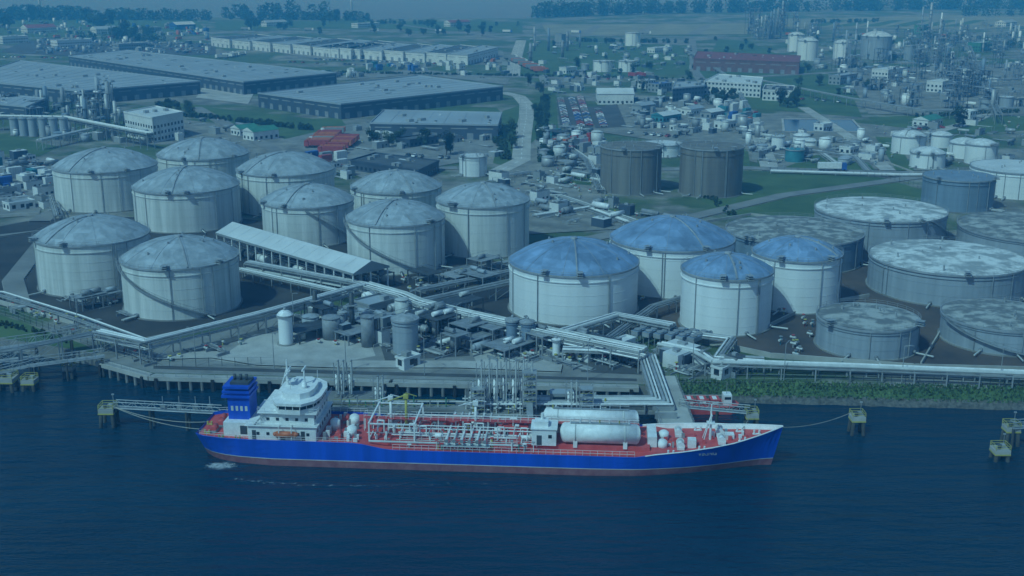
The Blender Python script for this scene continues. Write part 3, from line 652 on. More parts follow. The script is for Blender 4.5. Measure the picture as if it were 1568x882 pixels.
# ---------------------------------------------------------------- process units
def process_unit(name,px,n,seed,hs=1.0,kinds='cfdpbs'):
    rd=random.Random(seed); mb=MB()
    for x,y in inpoly(px,n,rd):
        k=rd.choice(kinds); a=A45 if rd.random()<.5 else A45+math.pi/2; ca,sa=math.cos(a),math.sin(a)
        cm=rd.choice(('galv','pipe_light','steel','white_paint','tank_grey','steel')) if hs<.7 else rd.choice(('galv','steel','white_paint','tank_grey','pipe_light','tank_slate'))
        if k=='c':
            h=rd.uniform(8,22)*hs; r=rd.uniform(.6,1.5)
            mb.cyl((x,y,LZ),(x,y,LZ+h),r,cm,12); mb.dome(x,y,LZ+h,r,r*.6,cm,12,2)
            for z in range(1,int(h/5)): mb.ring(x,y,LZ+z*5,LZ+z*5+.15,r+.02,r+1,'steel',12); mb.ring(x,y,LZ+z*5+1.1,LZ+z*5+1.2,r+.9,r+1,'steel',12)
            mb.cyl((x+r+.4,y,LZ),(x+r+.4,y,LZ+h),.18,'galv',6)
        elif k=='f':
            L,W,h=rd.uniform(5,12),rd.uniform(4,8),rd.uniform(5,16)*hs; nl=max(1,int(h/4)); pm=rd.choice(('steel','galv','steel','dark_steel'))
            nx=max(1,int(L/4))
            for i in range(nx+1):
                for s in(-1,1):
                    lx,ly=-L/2+L*i/nx,s*W/2; mb.box((x+lx*ca-ly*sa,y+lx*sa+ly*ca,LZ+h/2),(.3,.3,h),pm,a)
            for l in range(1,nl+1):
                z=LZ+h*l/nl-.1; mb.box((x,y,z),(L,W,.18),'steel' if l<nl else pm,a)
                for s in(-1,1): ly=s*W/2; mb.box((x-ly*sa,y+ly*ca,z+1.05),(L,.06,.06),pm,a)
                for q in range(rd.randint(1,3)):
                    lx,ly=rd.uniform(-.35,.35)*L,rd.uniform(-.3,.3)*W; X,Y=x+lx*ca-ly*sa,y+lx*sa+ly*ca
                    if rd.random()<.5: mb.cyl((X,Y,z-h/nl*.8),(X,Y,z-.2),rd.uniform(.5,1),cm,10)
                    else: mb.cyl((X-ca*1.5,Y-sa*1.5,z+.8),(X+ca*1.5,Y+sa*1.5,z+.8),.6,cm,10)
        elif k=='d':
            L,r=rd.uniform(4,8),rd.uniform(.6,1.2); z=LZ+r+rd.uniform(.6,2)
            mb.cyl((x-ca*L/2,y-sa*L/2,z),(x+ca*L/2,y+sa*L/2,z),r,cm,14)
            for s in(-1,1):
                mb.cyl((x+s*ca*L/2,y+s*sa*L/2,z),(x+s*ca*(L/2+r*.5),y+s*sa*(L/2+r*.5),z),r,cm,14,r*.5)
                mb.box((x+s*ca*L*.3,y+s*sa*L*.3,(LZ+z)/2),(.5,r*1.6,z-LZ),'concrete',a)
        elif k=='p':
            L=rd.uniform(5,13); z=LZ+rd.uniform(.5,5)*min(1,hs)
            for i in range(rd.randint(3,7)):
                ly=i*.5; rr=rd.uniform(.06,.16); lo=rd.uniform(0,2); mb.cyl((x-ca*(L/2-lo)-ly*sa,y-sa*(L/2-lo)+ly*ca,z),(x+ca*L/2-ly*sa,y+sa*L/2+ly*ca,z),rr,rd.choice(('pipe_light','galv','galv','steel')),6)
            for i in range(int(L/5)+1):
                lx=-L/2+i*5
                if z<LZ+1.5: mb.box((x+lx*ca-1.5*sa,y+lx*sa+1.5*ca,(LZ+z)/2-.1),(.25,3.4,z-LZ),'steel',a)
                else:
                    for ly in(-.4,3.0): mb.box((x+lx*ca-ly*sa,y+lx*sa+ly*ca,(LZ+z)/2),(.22,.22,z-LZ),'steel',a)
        elif k=='b':
            L,W,h=rd.uniform(2.5,8),rd.uniform(2.4,5),rd.uniform(2.4,4.5); m=rd.choice(('wall_white','wall_grey','wall_grey','wall_slate','wall_white'))
            mb.box((x,y,LZ+h/2),(L,W,h),m,a,top=rd.choice(('roof_pale','roof_sheet','roof_dark'))); mb.box((x,y,LZ+h+.3),(L*.3,W*.3,.6),'galv',a)
            p=(x+W/2*sa,y-W/2*ca,LZ+1.1); mb.box(p,(1,.1,2.1),'dark_steel',a); p=(x+L*.3*ca+W/2*sa,y+L*.3*sa-W/2*ca,LZ+1.7); mb.box(p,(1.1,.08,.8),'glass_dark',a)
        elif k=='s':
            r,h=rd.uniform(1.2,3.2),rd.uniform(3,8); mb.cyl((x,y,LZ),(x,y,LZ+h),r,cm,18); mb.dome(x,y,LZ+h,r,r*.25,cm,18,2); mb.ring(x,y,LZ+h-.1,LZ+h+.06,r+.01,r+.15,'steel',18)
        elif k=='v':
            h=rd.uniform(1,2.2); mb.cyl((x,y,LZ),(x,y,LZ+h),.18,rd.choice(('yellow','steel','galv','teal','red_paint')),6); mb.cyl((x-ca*.8,y-sa*.8,LZ+h*.6),(x+ca*.8,y+sa*.8,LZ+h*.6),.3,'pipe_light',8); mb.cyl((x,y,LZ+h),(x,y,LZ+h+.12),.45,rd.choice(('yellow','steel','red_paint')),8)
    return mb.obj(name)
PU='process_unit'
process_unit(PU,[(440,500),(480,485),(560,472),(620,490),(600,530),(520,530),(450,525)],70,1,.4,'fpbvvsvvv')
process_unit(PU,[(560,455),(640,468),(760,500),(740,540),(640,545),(590,500)],90,2,.38,'fdpvvppvvv')
process_unit(PU,[(740,520),(850,515),(950,548),(940,560),(740,552)],60,3,.3,'pvvvvpf')
process_unit(PU,[(860,510),(1000,545),(990,560),(860,545)],30,4,.3,'pvvpv')
process_unit(PU,[(1010,535),(1090,548),(1180,560),(1170,575),(1040,575)],36,5,.3,'pvvpbv')
process_unit(PU,[(560,430),(700,420),(790,405),(790,425),(640,455)],36,6,.35,'pvvfp')
process_unit(PU,[(100,450),(180,440),(200,485),(150,480)],12,7,.35,'pvf')
process_unit(PU,[(0,462),(120,490),(240,545),(380,520),(390,545),(250,560),(120,520)],34,8,.3,'vvpvv')
process_unit(PU,[(-20,160),(120,165),(300,210),(260,222),(60,215),(-20,200)],80,9,.8)
process_unit(PU,[(118,160),(172,160),(175,200),(125,200)],18,10,1.1,'ffc')
process_unit(PU,[(820,265),(920,262),(920,300),(1050,345),(880,350),(810,320)],110,11,.3,'pvvpdbvpv')
process_unit(PU,[(830,200),(930,205),(915,262),(820,262)],70,12,.4,'pdbfvsv')
process_unit(PU,[(960,150),(1120,155),(1150,205),(1040,215),(960,200)],90,13,.4,'bbpdsv')
process_unit(PU,[(1130,190),(1170,190),(1190,250),(1150,250)],22,14,.5,'pdbs')
process_unit(PU,[(1190,205),(1340,215),(1360,258),(1190,252)],95,15,.35,'pppdbsvv')
process_unit(PU,[(1340,190),(1568,180),(1600,262),(1500,262),(1350,240)],80,16,.4,'ppdbvv')
process_unit(PU,[(1400,110),(1700,90),(1700,175),(1440,178)],150,17,.9,'cffdppb')
process_unit(PU,[(1230,50),(1400,55),(1568,60),(1568,105),(1300,108),(1240,90),(1200,62)],150,18,1.15,'cffdppbs')
process_unit(PU,[(1140,45),(1220,45),(1220,62),(1150,62)],26,19,2.3,'cff')
process_unit(PU,[(1400,60),(1440,60),(1450,110),(1400,105)],16,20,2.0,'cff')
process_unit(PU,[(1450,120),(1490,120),(1490,150),(1450,150)],10,40,1.8,'ff')
process_unit(PU,[(1440,40),(1700,40),(1700,90),(1450,90)],90,29,1.0,'cffdpb')
process_unit(PU,[(810,60),(890,62),(900,100),(810,100)],26,21,1.2,'cpdb')
process_unit(PU,[(880,68),(1060,72),(1060,108),(900,108)],70,22,.7,'psbdp')
process_unit(PU,[(1240,100),(1400,105),(1400,170),(1300,150)],90,23,.7,'bpdfs')
process_unit(PU,[(60,60),(320,66),(320,84),(60,84)],90,24,.7,'bbps')
process_unit(PU,[(-30,34),(300,34),(320,60),(-30,60)],100,25,.8,'bbbps')
process_unit(PU,[(-30,240),(80,245),(80,320),(-30,320)],60,26,.4,'pvbdbv')
process_unit(PU,[(760,262),(830,262),(850,330),(790,340),(740,300)],44,27,.35,'pvvbp')
process_unit(PU,[(540,190),(770,205),(770,240),(560,232)],40,28,.4,'bbpv')
process_unit(PU,[(830,110),(1050,125),(1050,150),(830,145)],50,30,.5,'bbp')
process_unit(PU,[(600,96),(775,100),(775,118),(640,114)],30,31,.5,'bbp')
process_unit(PU,[(330,118),(520,116),(620,112),(480,128),(390,132)],24,41,.5,'bbs')
process_unit(PU,[(980,425),(1060,430),(1040,460),(980,470)],6,32,.3,'v')
process_unit(PU,[(1190,480),(1260,470),(1250,560),(1190,545)],12,33,.3,'v')
process_unit(PU,[(360,262),(520,250),(540,275),(380,285)],24,34,.3,'pvb')
process_unit(PU,[(250,180),(330,180),(430,215),(380,250)],22,36,.4,'bvpd')
mb=MB(); pp=[P(u,v) for u,v in((1200,203),(1322,203),(1305,184),(1198,183))]
mb.poly([(p.x,p.y,LZ+.35) for p in pp],'pond_water')
for a,b in zip(pp,pp[1:]+pp[:1]): d=b-a; c=(a+b)/2; mb.box((c.x,c.y,LZ+.3),(d.length+1,1.2,.9),'concrete_light',math.atan2(d.y,d.x))
mb.obj('settling_pond')
# ---------------------------------------------------------------- vehicles
def car_mesh(m):
    mb=MB(); prof=[(-2.2,.35),(-2.2,.95),(-1.3,1.0),(-.9,1.45),(.5,1.45),(1.1,.98),(2.1,.85),(2.2,.35)]
    b=len(mb.v)
    for y in(-.88,.88):
        for x,z in prof: mb.v.append((x,y*(.82 if z>1.2 else 1),z))
    n=len(prof); mb.face([b+i for i in range(n)],m); mb.face([b+2*n-1-i for i in range(n)],m)
    for i in range(n):
        j=(i+1)%n; mb.face([b+j,b+i,b+n+i,b+n+j],'glass_dark' if i in(2,4) else m)
    for s in(-1,1): mb.box((-.2,s*.82,1.2),(1.5,.06,.34),'glass_dark')
    for x in(-1.35,1.35):
        for s in(-1,1): mb.cyl((x,s*.92,.34),(x,s*.7,.34),.34,'rubber',10)
    o=mb.obj('tmp'); me=o.data; bpy.data.objects.remove(o); return me
cars=[car_mesh(m) for m in('white_paint','wall_grey','dark_steel','red_paint','blue_paint','galv','white_paint')]
def truck_mesh(m,t):
    mb=MB(); mb.box((5.2,0,1.9),(2.1,2.4,2.6),m); mb.box((6.27,0,2.4),(.06,2.1,.9),'glass_dark'); mb.box((5.3,0,3.45),(1.5,2.1,.5),m)
    mb.box((-1.3,0,2.5),(10.4,2.45,2.6),t); mb.box((0,0,.95),(12,1.2,.3),'dark_steel')
    for x in(5.2,1.5,-4,-5.2):
        for s in(-1,1): mb.cyl((x,s*1.2,.5),(x,s*.8,.5),.5,'rubber',12)
    o=mb.obj('tmp'); me=o.data; bpy.data.objects.remove(o); return me
trucks=[truck_mesh('white_paint','wall_grey'),truck_mesh('orange','orange'),truck_mesh('red_paint','red_paint'),truck_mesh('blue_paint','white_paint')]
def row(u0,v0,u1,v1,step=3,skip=.25,truck=None,rot=math.pi/2):
    a,b=P(u0,v0),P(u1,v1); d=b-a; n=int(d.length/step); an=math.atan2(d.y,d.x)
    for i in range(n):
        if rd.random()<skip: continue
        p=a+d*((i+.5)/n); p.z=ZL[0]+.01
        if truck is None: inst('parked_car',rd.choice(cars),p,an+rot+(math.pi if rd.random()<.5 else 0)+rd.uniform(-.04,.04))
        else: inst('truck',trucks[rd.choice(truck)],p,an+rot)
row(858,152,868,196); row(875,152,890,196); row(888,150,903,194); row(915,168,925,196,3)
for k in range(4): row(60,64+k*5,320,68+k*4.5,4.5,.3)
row(600,82,765,92,4,.4); row(590,208,760,212,3.2,.3); row(610,240,690,244,3.2,.4); row(30,275,75,268,4,.2); row(5,292,60,285,4,.2); row(10,250,70,255,4,.3)
row(440,96,620,104,5,.4); row(1000,160,1100,160,4,.4); row(1340,110,1440,112,4,.3); row(1000,195,1110,200,4,.4); row(0,88,90,90,4,.4); row(830,118,1050,128,6,.5)
row(480,92,700,100,5,.3); row(300,60,480,76,6,.4); row(1180,150,1290,158,5,.4); row(960,205,1040,212,4,.3); row(1400,200,1470,195,5,.3)
row(484,228,512,205,4,.1,[1,2,1,0]); row(505,238,535,215,4,.15,[1,2]); row(565,215,600,212,5,.2,[0,3]); row(640,95,760,97,6,.4,[0,1,3]); row(30,58,300,62,14,.4,[0,1,2,3])
row(330,92,370,84,6,.3,[0,3]); row(320,128,380,125,7,.4,[0]); row(1170,140,1240,150,9,.4,[0,3]); row(950,120,1000,118,6,.3,[0,2]); row(780,90,830,112,7,.4,[0,1,0])
row(-40,115,800,120,60,.3,None,0); row(-40,42,1500,58,90,.2,[0,1,3],0); row(1180,262,1560,266,40,.4,[0,3],0)
row(1100,577,1105,577.5,4,0,None,0); row(840,552,860,548,5,0,None,.4); row(450,520,470,524,6,0,None,.5)
mb=MB()
for px,n in (([(270,45),(320,45),(320,56),(270,54)],26),([(560,100),(640,100),(640,110),(560,108)],22),([(440,245),(520,242),(530,258),(450,258)],14),([(850,208),(910,215),(900,235),(850,232)],24),([(1100,160),(1160,165),(1160,190),(1110,190)],20),([(-20,255),(60,262),(50,300),(-20,300)],14),([(120,34),(300,36),(300,44),(120,44)],18)):
    for x,y in inpoly(px,n,rd):
        m=rd.choice(('orange','blue_paint','red_paint','wall_white','wall_grey','wall_grey','teal','wall_white')); h=rd.choice((1,1,2))
        for k in range(h):
            a=A45+(math.pi/2 if rd.random()<.3 else 0); mb.box((x,y,LZ+1.3+2.62*k),(6.1,2.44,2.58),m,a)
            for q in(-2.2,-1.1,0,1.1,2.2):
                for s in(-1,1): mb.box((x+q*math.cos(a)-s*1.23*math.sin(a),y+q*math.sin(a)+s*1.23*math.cos(a),LZ+1.3+2.62*k),(.3,.05,2.4),m,a,.2)
mb.obj('shipping_containers')
# ---------------------------------------------------------------- trees
def tree_mesh(seed,h=9,w=3.2,n=1300):
    r=random.Random(seed); mb=MB(); mb.cyl((0,0,-.2),(0,0,h*.45),.28,'bark',7,.16)
    cl=[]
    for i in range(13):
        a=r.uniform(0,6.28); q=r.uniform(.1,1)*w*.7; z=h*r.uniform(.22,.88); c=Vector((q*math.cos(a),q*math.sin(a),z)); cl.append((c,r.uniform(.9,1.7)*w/3.2,r.uniform(.1,.9)))
        mb.cyl((0,0,h*.2),c,.1,'bark',5,.04)
    for i in range(n):
        c,s,t=r.choice(cl); d=Vector((r.gauss(0,1),r.gauss(0,1),r.gauss(0,.8))); d=d.normalized()*s*r.random()**.4; p=c+d
        k=r.uniform(.18,.42); x=Vector((r.gauss(0,1),r.gauss(0,1),r.gauss(0,1))).normalized()*k; y=x.orthogonal().normalized()*k*.8
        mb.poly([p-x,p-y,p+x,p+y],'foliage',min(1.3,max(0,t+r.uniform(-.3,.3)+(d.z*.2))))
    o=mb.obj('tmp'); me=o.data; bpy.data.objects.remove(o); return me
tm=[tree_mesh(1),tree_mesh(2,11,4.4),tree_mesh(3,7,3.8),tree_mesh(4,12,3.8)]
def tree(u,v,s=1): inst('broadleaf_tree',rd.choice(tm),P(u,v),rd.uniform(0,6.28),s*rd.uniform(.85,1.2))
for u,v in((684,238),(690,236),(572,222),(596,226),(610,222),(650,226),(1088,160),(1100,161),(1112,160),(1122,158),(1095,157),(1107,157),(1194,163),(1200,160),(1206,165),(1220,163),(1213,160),(780,212),(783,228),(245,172),(255,175),(262,170),(272,178),(288,168),(290,178),(1468,195),(1474,196)): tree(u,v,1.0)
for u,v in((822,180),(824,188),(826,196),(829,214),(830,222),(832,235),(836,158),(842,250),(818,170),(838,243)): tree(u,v,.65)
for u,v in((150,42),(160,44),(143,44),(155,40),(192,62),(200,63),(185,63),(208,60),(178,60),(226,58),(50,34),(62,33),(15,44),(8,46),(90,34),(385,46),(395,44),(505,36),(515,34),(135,40),(168,42)): tree(u,v,2.1)
for i in range(40): tree(rd.uniform(800,1380),rd.uniform(60,150),.8)
for i in range(20): tree(rd.uniform(420,800),rd.uniform(38,56),1.3)
def tree_mass(name,px,w,h,n,seed,size=1.6,sp=.6):
    r=random.Random(seed); mb=MB(); pts=[P(u,v) for u,v in px]; seg=[(b-a).length for a,b in zip(pts[:-1],pts[1:])]; tot=sum(seg)
    nt=max(3,int(tot/(h*sp)))
    for i in range(nt):
        s=r.random()*tot
        for a,b,l in zip(pts[:-1],pts[1:],seg):
            if s<=l: break
            s-=l
        p=a.lerp(b,min(1,s/l))+Vector((r.uniform(-w,w),r.uniform(-w,w),0)); hh=h*r.uniform(.65,1.1); t0=r.uniform(0,.8)
        if hh>4: mb.cyl(p,p+Vector((0,0,hh*.5)),.3,'bark',5)
        for k in range(n):
            z=hh*(r.uniform(.08,1) if hh>4 else r.uniform(0,1)); rr=hh*.42*math.sqrt(max(.08,1-(z/hh*1.6-.8)**2)); an=r.uniform(0,6.28); q=rr*r.random()**.5
            c=p+Vector((q*math.cos(an),q*math.sin(an),z)); kk=size*r.uniform(.5,1); x=Vector((r.gauss(0,1),r.gauss(0,1),r.gauss(0,1))).normalized()*kk; y=x.orthogonal().normalized()*kk
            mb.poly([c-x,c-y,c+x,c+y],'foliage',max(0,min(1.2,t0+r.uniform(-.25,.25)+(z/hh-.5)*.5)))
    return mb.obj(name)
tree_mass('distant_tree_row',[(810,28),(1000,21),(1200,18),(1500,14),(1800,12)],8,26,90,1,2.4,.24)
tree_mass('distant_tree_row',[(-60,31),(120,30),(320,31)],22,17,70,2,1.8,.22)
tree_mass('distant_tree_row',[(340,30),(500,31),(560,32)],14,14,70,13,1.8,.4)
tree_mass('distant_tree_row',[(345,28),(500,28)],8,27,100,4,2.2,.35)
tree_mass('distant_tree_row',[(0,24.5),(60,25),(120,25)],8,18,80,17,2.2,.3)
tree_mass('distant_tree_row',[(1470,26),(1568,24),(1640,24)],20,24,80,12,2,.4)
tree_mass('distant_tree_row',[(120,60),(260,64)],6,9,70,14,1,.8)
tree_mass('distant_tree_row',[(560,36),(800,40)],10,7,50,18,1,.9)
tree_mass('hedge',[(285,178),(400,190),(480,200)],3,3,60,5,.5,.35)
tree_mass('hedge',[(835,150),(830,200),(835,250)],3,3.5,60,6,.5)
tree_mass('hedge',[(760,205),(775,245)],3,3,60,7,.5)
tree_mass('hedge',[(1240,35),(1350,34)],10,6,40,8,1.2)
tree_mass('hedge',[(300,108),(800,117),(1060,122)],3,2,30,9,.6)
tree_mass('hedge',[(0,496),(50,508),(110,524)],1.5,1.0,60,10,.2)
tree_mass('hedge',[(1080,300),(1120,330)],2,1.6,50,11,.3)
tree_mass('hedge',[(1400,180),(1568,172)],3,3,50,15,.6); tree_mass('hedge',[(880,64),(1050,66)],3,5,50,16,.9)
tree_mass('hedge',[(1420,60),(1568,75)],8,9,60,19,1,.7)
def turbine(u,v,h):
    p=P(u,v); mb=MB(); mb.cyl(p,(p.x,p.y,h),2.2,'white_paint',16,1.2); mb.box((p.x,p.y,h+1),(3,8,3),'white_paint')
    for k in range(3):
        a=.4+k*2.094; c=Vector((p.x,p.y-4.5,h+1)); e=c+Vector((math.sin(a),0,math.cos(a)))*38; mb.cyl(c,e,1.1,'white_paint',8,.15)
    mb.obj('wind_turbine')
turbine(63,28,85); turbine(539,30,85)
lm=MB(); lm.cyl((0,0,0),(0,0,9),.12,'galv',6,.07); lm.cyl((0,0,9),(1.4,0,9.3),.06,'galv',5); lm.box((1.6,0,9.28),(.8,.3,.14),'steel'); lo=lm.obj('tmp'); lme=lo.data; bpy.data.objects.remove(lo)
for u,v in((300,560),(420,566),(530,570),(650,575),(780,578),(900,582),(450,500),(700,520),(860,495),(1060,580),(1200,584),(1380,588),(1530,592),(795,200),(797,170),(796,230),(120,505),(640,300),(1050,262),(1200,258)): inst('street_lamp',lme,P(u,v),rd.uniform(0,6))
# ---------------------------------------------------------------- quay + jetty
mb=MB(); q=[P(u,v) for u,v in((158,552),(235,573),(600,582),(975,590))]
for a,b in zip(q[:-1],q[1:]):
    d=b-a; an=math.atan2(d.y,d.x); nr=Vector((d.y,-d.x,0)).normalized(); c=(a+b)/2+nr*1.0
    mb.box((c.x,c.y,LZ-.35),(d.length+.8,2.2,1.0),'concrete_light',an)
    k=int(d.length/2.6)
    for i in range(k):
        p=a+d*((i+.5)/k)+nr*1.7; mb.cyl((p.x,p.y,-2),(p.x,p.y,LZ-.8),.38,'concrete',8)
        if i%5==0: p=p+nr*.5; mb.box((p.x,p.y,1.4),(.7,.5,2.8),'rubber',an)
    c=(a+b)/2+nr*.3; mb.box((c.x,c.y,.6),(d.length,.3,4),'pile_dark',an)
    for i in range(int(d.length/3)):
        p=a+d*(i*3/d.length)+nr*1.9; mb.box((p.x,p.y,LZ+.65),(.08,.08,1.1),'galv')
    for z in(.7,1.2): mb.cyl((*(a+nr*1.9).xy,LZ+z),(*(b+nr*1.9).xy,LZ+z),.05,'galv',4)
mb.obj('quay_wall')
def jetty():
    e=bpy.data.objects.new('loading_jetty',None); scene.collection.objects.link(e)
    x0,x1,y0,y1,z=-38,36,228,236,4.2; mb=MB()
    mb.boxb(-12,20,y0-1,y1,z-1,z,'concrete'); mb.boxb(x0,-12.02,y0+3,y0+6,z-.7,z,'concrete'); mb.boxb(20.02,29.98,y0+2,y0+6,z-.7,z,'concrete')
    mb.boxb(30,37,y0-6,252,z-1.0,z,'concrete_light'); mb.obj('deck',e); mb=MB()
    for x in range(-12,21,4):
        for y in(y0,y1-1): mb.cyl((x,y,-3),(x,y,z-.9),.45,'pile_dark',10)
    for x in range(x0,-12,6): mb.cyl((x,y0+3.5,-3),(x,y0+3.5,z-.6),.35,'pile_dark',8); mb.cyl((x,y0+5.5,-3),(x,y0+5.5,z-.6),.35,'pile_dark',8)
    for y in range(223,250,5):
        for x in(31,36): mb.cyl((x,y,-3),(x,y,z-.9),.45,'pile_dark',10)
    mb.obj('piles',e); mb=MB()
    for ya in(y0+3,y0+6): 
        for zz in(.55,1.1): mb.cyl((x0,ya,z+zz),(-12,ya,z+zz),.05,'yellow' if zz>1 else 'galv',4)
        for x in range(x0,-12,2): mb.box((x,ya,z+.55),(.07,.07,1.1),'galv')
    for xa in(30.1,36.9):
        for zz in(.55,1.1): mb.cyl((xa,222,z+zz),(xa,250,z+zz),.05,'galv',4)
        for y in range(222,250,2): mb.box((xa,y,z+.55),(.07,.07,1.1),'galv')
    mb.obj('handrails',e); mb=MB()
    r=random.Random(3)
    for i in range(6):
        yy=y0+2+i*.9; xx=33.6-i*.75; zz=z+1.6; rr=.22+.06*(i%3)
        mb.tube([(-10+i*3,yy,zz),(xx,yy,zz),(xx,262,zz)],rr,('white_paint','pipe_light','galv')[i%3],8)
    for i in range(0,24,3): mb.box((-8+i*1.7,y0+4.3,z+.65),(.2,6,1.5),'galv')
    for i in range(8): mb.box((31.7,226+i*4.2,z+.65),(4.6,.25,1.4),'galv')
    for i in range(60): 
        x,y=r.uniform(-10,20),r.uniform(y0,y1); h=r.uniform(.6,2.4); mb.cyl((x,y,z),(x,y,z+h),r.uniform(.1,.22),r.choice(('pipe_light','yellow','galv','steel','white_paint')),7); mb.cyl((x-.6,y,z+h*.7),(x+.6,y,z+h*.7),.18,'pipe_light',6)
    for i in range(14):
        x=-36+i*1.7; h=r.uniform(1,3); mb.cyl((x,y0+4.5,z),(x,y0+4.5,z+h),.15,r.choice(('pipe_light','galv','green_paint')),6)
    mb.tube([(-36,y0+5.2,z+1),(-12,y0+5.2,z+1),(-10,y0+5,z+1)],.2,'pipe_light',6)
    mb.obj('pipework',e)
    mb=MB()
    mb.boxb(8,13,y1-3.5,y1-.5,z,z+3,'wall_grey',top='roof_sheet'); mb.boxb(8.6,12.4,y1-3.56,y1-3.5,z+1.2,z+2.3,'glass_dark'); mb.obj('operator_cabin',e)
    mb=MB()
    for bx,hh in((2.2,9),(-8.5,6),(14,6)):
        for x in(bx,bx+2.8):
            for y in(y0+.2,y0+2.6): mb.box((x,y,z+hh/2),(.22,.22,hh),'galv')
        for k in range(int(hh/1.8)): mb.box((bx+1.4,y0+1.4,z+1.8*(k+1)),(3,2.6,.15),'galv'); mb.cyl((bx,y0+.2,z+1.8*k),(bx+2.8,y0+.2,z+1.8*(k+1)),.07,'galv',4); mb.cyl((bx,y0+.2,z+1.8*k+1.1),(bx+2.8,y0+.2,z+1.8*k+1.1),.05,'yellow',4)
    mb.box((3.6,y0-3.5,z+2.6),(1.3,8,.2),'galv'); mb.obj('gangway_tower',e)
jetty()
def loading_arm(x,y,z,h,seed):
    mb=MB(); mb.cyl((x,y,z),(x,y,z+.4),.7,'concrete',10); mb.cyl((x,y,z),(x,y,z+h*.62),.26,'white_paint',10)
    t=z+h*.62; o=.55
    mb.cyl((x,y,t),(x+o,y,t),.28,'steel',8); mb.cyl((x+o,y-.2,t-1.5),(x+o,y-.1,z+h),.18,'pipe_light',8)
    mb.cyl((x+o,y-.1,z+h),(x+o,y-.9,z+h),.22,'steel',8); mb.cyl((x+o,y-.9,z+h),(x+o,y-1.2,z+1.6),.14,'pipe_light',8)
    mb.cyl((x-o,y,t-3),(x-o,y+.3,z+h*.93),.09,'galv',6); mb.box((x+o,y+.3,t-2.3),(.7,1.0,1.4),'steel'); mb.cyl((x+o,y-1.2,z+1.6),(x+o,y-1.9,z+1.2),.2,'steel',8)
    for k in range(5): mb.cyl((x-o,y,z+1+k*h*.17),(x+o,y-.9,z+1+(k+1)*h*.17),.05,'galv',4)
    mb.obj('marine_loading_arm')
for i,u in enumerate((733,745,757,771,786,798,811)):
    p=P(u,640,4.2); loading_arm(p.x,230.5+(i%2)*1.0,4.2,11.2,i)
for i,u in enumerate((518,526,538)): p=P(u,600,LZ); loading_arm(p.x,243,LZ-.5,8.5,i)
for i,u in enumerate((583,590)): p=P(u,600,LZ); loading_arm(p.x,236,LZ,7,i)
for u in (720,872,880): p=P(u,640,4.2); loading_arm(p.x,231,4.2,6.5,9)
mb=MB()
for x in(-39,-36,-33,-30): 
    for y in(241,245.5): mb.cyl((x,y,-3),(x,y,2.4),.4,'pile_dark',8)
mb.boxb(-41,-28,240,246.5,2.0,2.6,'concrete'); mb.boxb(-31,-28,240,240.2,2.6,3.7,'galv'); mb.obj('loading_platform')
def dolphin(name,u,v,z=4,s=3.2,green=True):
    c=P(u,v,z); mb=MB()
    mb.box((c.x,c.y,z-.5),(s,s,1.0),'concrete_light',0,.5); mb.box((c.x,c.y,z-.9),(s+.1,s+.1,.3),'yellow' if green else 'concrete'); mb.box((c.x+.5,c.y+.3,z+.35),(s*.3,s*.25,.7),'galv'); mb.cyl((c.x-.4,c.y-.4,z),(c.x-.4,c.y-.4,z+.9),.32,'dark_steel',10,.45)
    for a in(-1,1):
        for b in(-1,1):
            mb.cyl((c.x+a*s*.5,c.y+b*s*.5,-3),(c.x+a*s*.36,c.y+b*s*.36,z-1.1),.38,'pile_dark',9)
            mb.box((c.x+a*s*.48,c.y+b*s*.48,z+.5),(.1,.1,1),'yellow')
    for zz in(.5,1.0):
        k=s*.48
        for A,B in(((-k,-k),(k,-k)),((k,-k),(k,k)),((k,k),(-k,k)),((-k,k),(-k,-k))): mb.cyl((c.x+A[0],c.y+A[1],z+zz),(c.x+B[0],c.y+B[1],z+zz),.06,'yellow',4)
    mb.cyl((c.x+s*.3,c.y+s*.3,z),(c.x+s*.3,c.y+s*.3,z+2.6),.06,'galv',5); mb.box((c.x+s*.3,c.y+s*.3,z+2.6),(.5,.3,.25),'galv')
    mb.obj(name); return c
def walkway(name,a,b,w=1.4,h=1.4,base=-3,step=8,piles=True):
    a,b=Vector(a),Vector(b); d=b-a; q=Vector((-d.y,d.x,0)).normalized()*w/2; k=max(2,int(d.length/2)); mb=MB(); up=Vector((0,0,h))
    mb.poly([a-q,b-q,b+q,a+q],'steel')
    for s in(-1,1):
        mb.cyl(a+q*s,b+q*s,.12,'galv',5); mb.cyl(a+q*s+up,b+q*s+up,.1,'galv',5)
        for i in range(k):
            p=a+d*(i/k)+q*s; r=a+d*((i+1)/k)+q*s; mb.cyl(p,p+up,.06,'galv',4); mb.cyl(p,r+up,.05,'galv',4) if i%2 else mb.cyl(p+up,r,.05,'galv',4)
    if piles:
        for i in range(int(d.length/step)+1):
            p=a+d*min(1,i*step/d.length); 
            for s in(-1,1): mb.cyl((*(p+q*s*1.3).xy,base),(*(p+q*s).xy,p.z),.3,'pile_dark',8)
    mb.obj(name)
D='mooring_dolphin'
c=dolphin(D,165,624); walkway('jetty_walkway',c+Vector((1.6,0,.1)),P(338,632,4.1)); 
mb=MB()
for u in (250,275,300,322): p=P(u,626,4.1); mb.cyl(p,p+Vector((0,0,2.8)),.09,'galv',5); mb.box(p+Vector((0,0,.5)),(1,.6,1),'wall_grey')
mb.obj('walkway_equipment')
dolphin(D,1151,632,4,2.6); c2=dolphin(D,1313,636,4,2.8); dolphin(D,1549,652,4,2.8); dolphin(D,1532,686,2.4,3.0); walkway('jetty_walkway',P(1549,655,4),P(1640,648,4.1))
walkway('jetty_walkway',P(1040,622,4.1),P(1148,632,4.1))
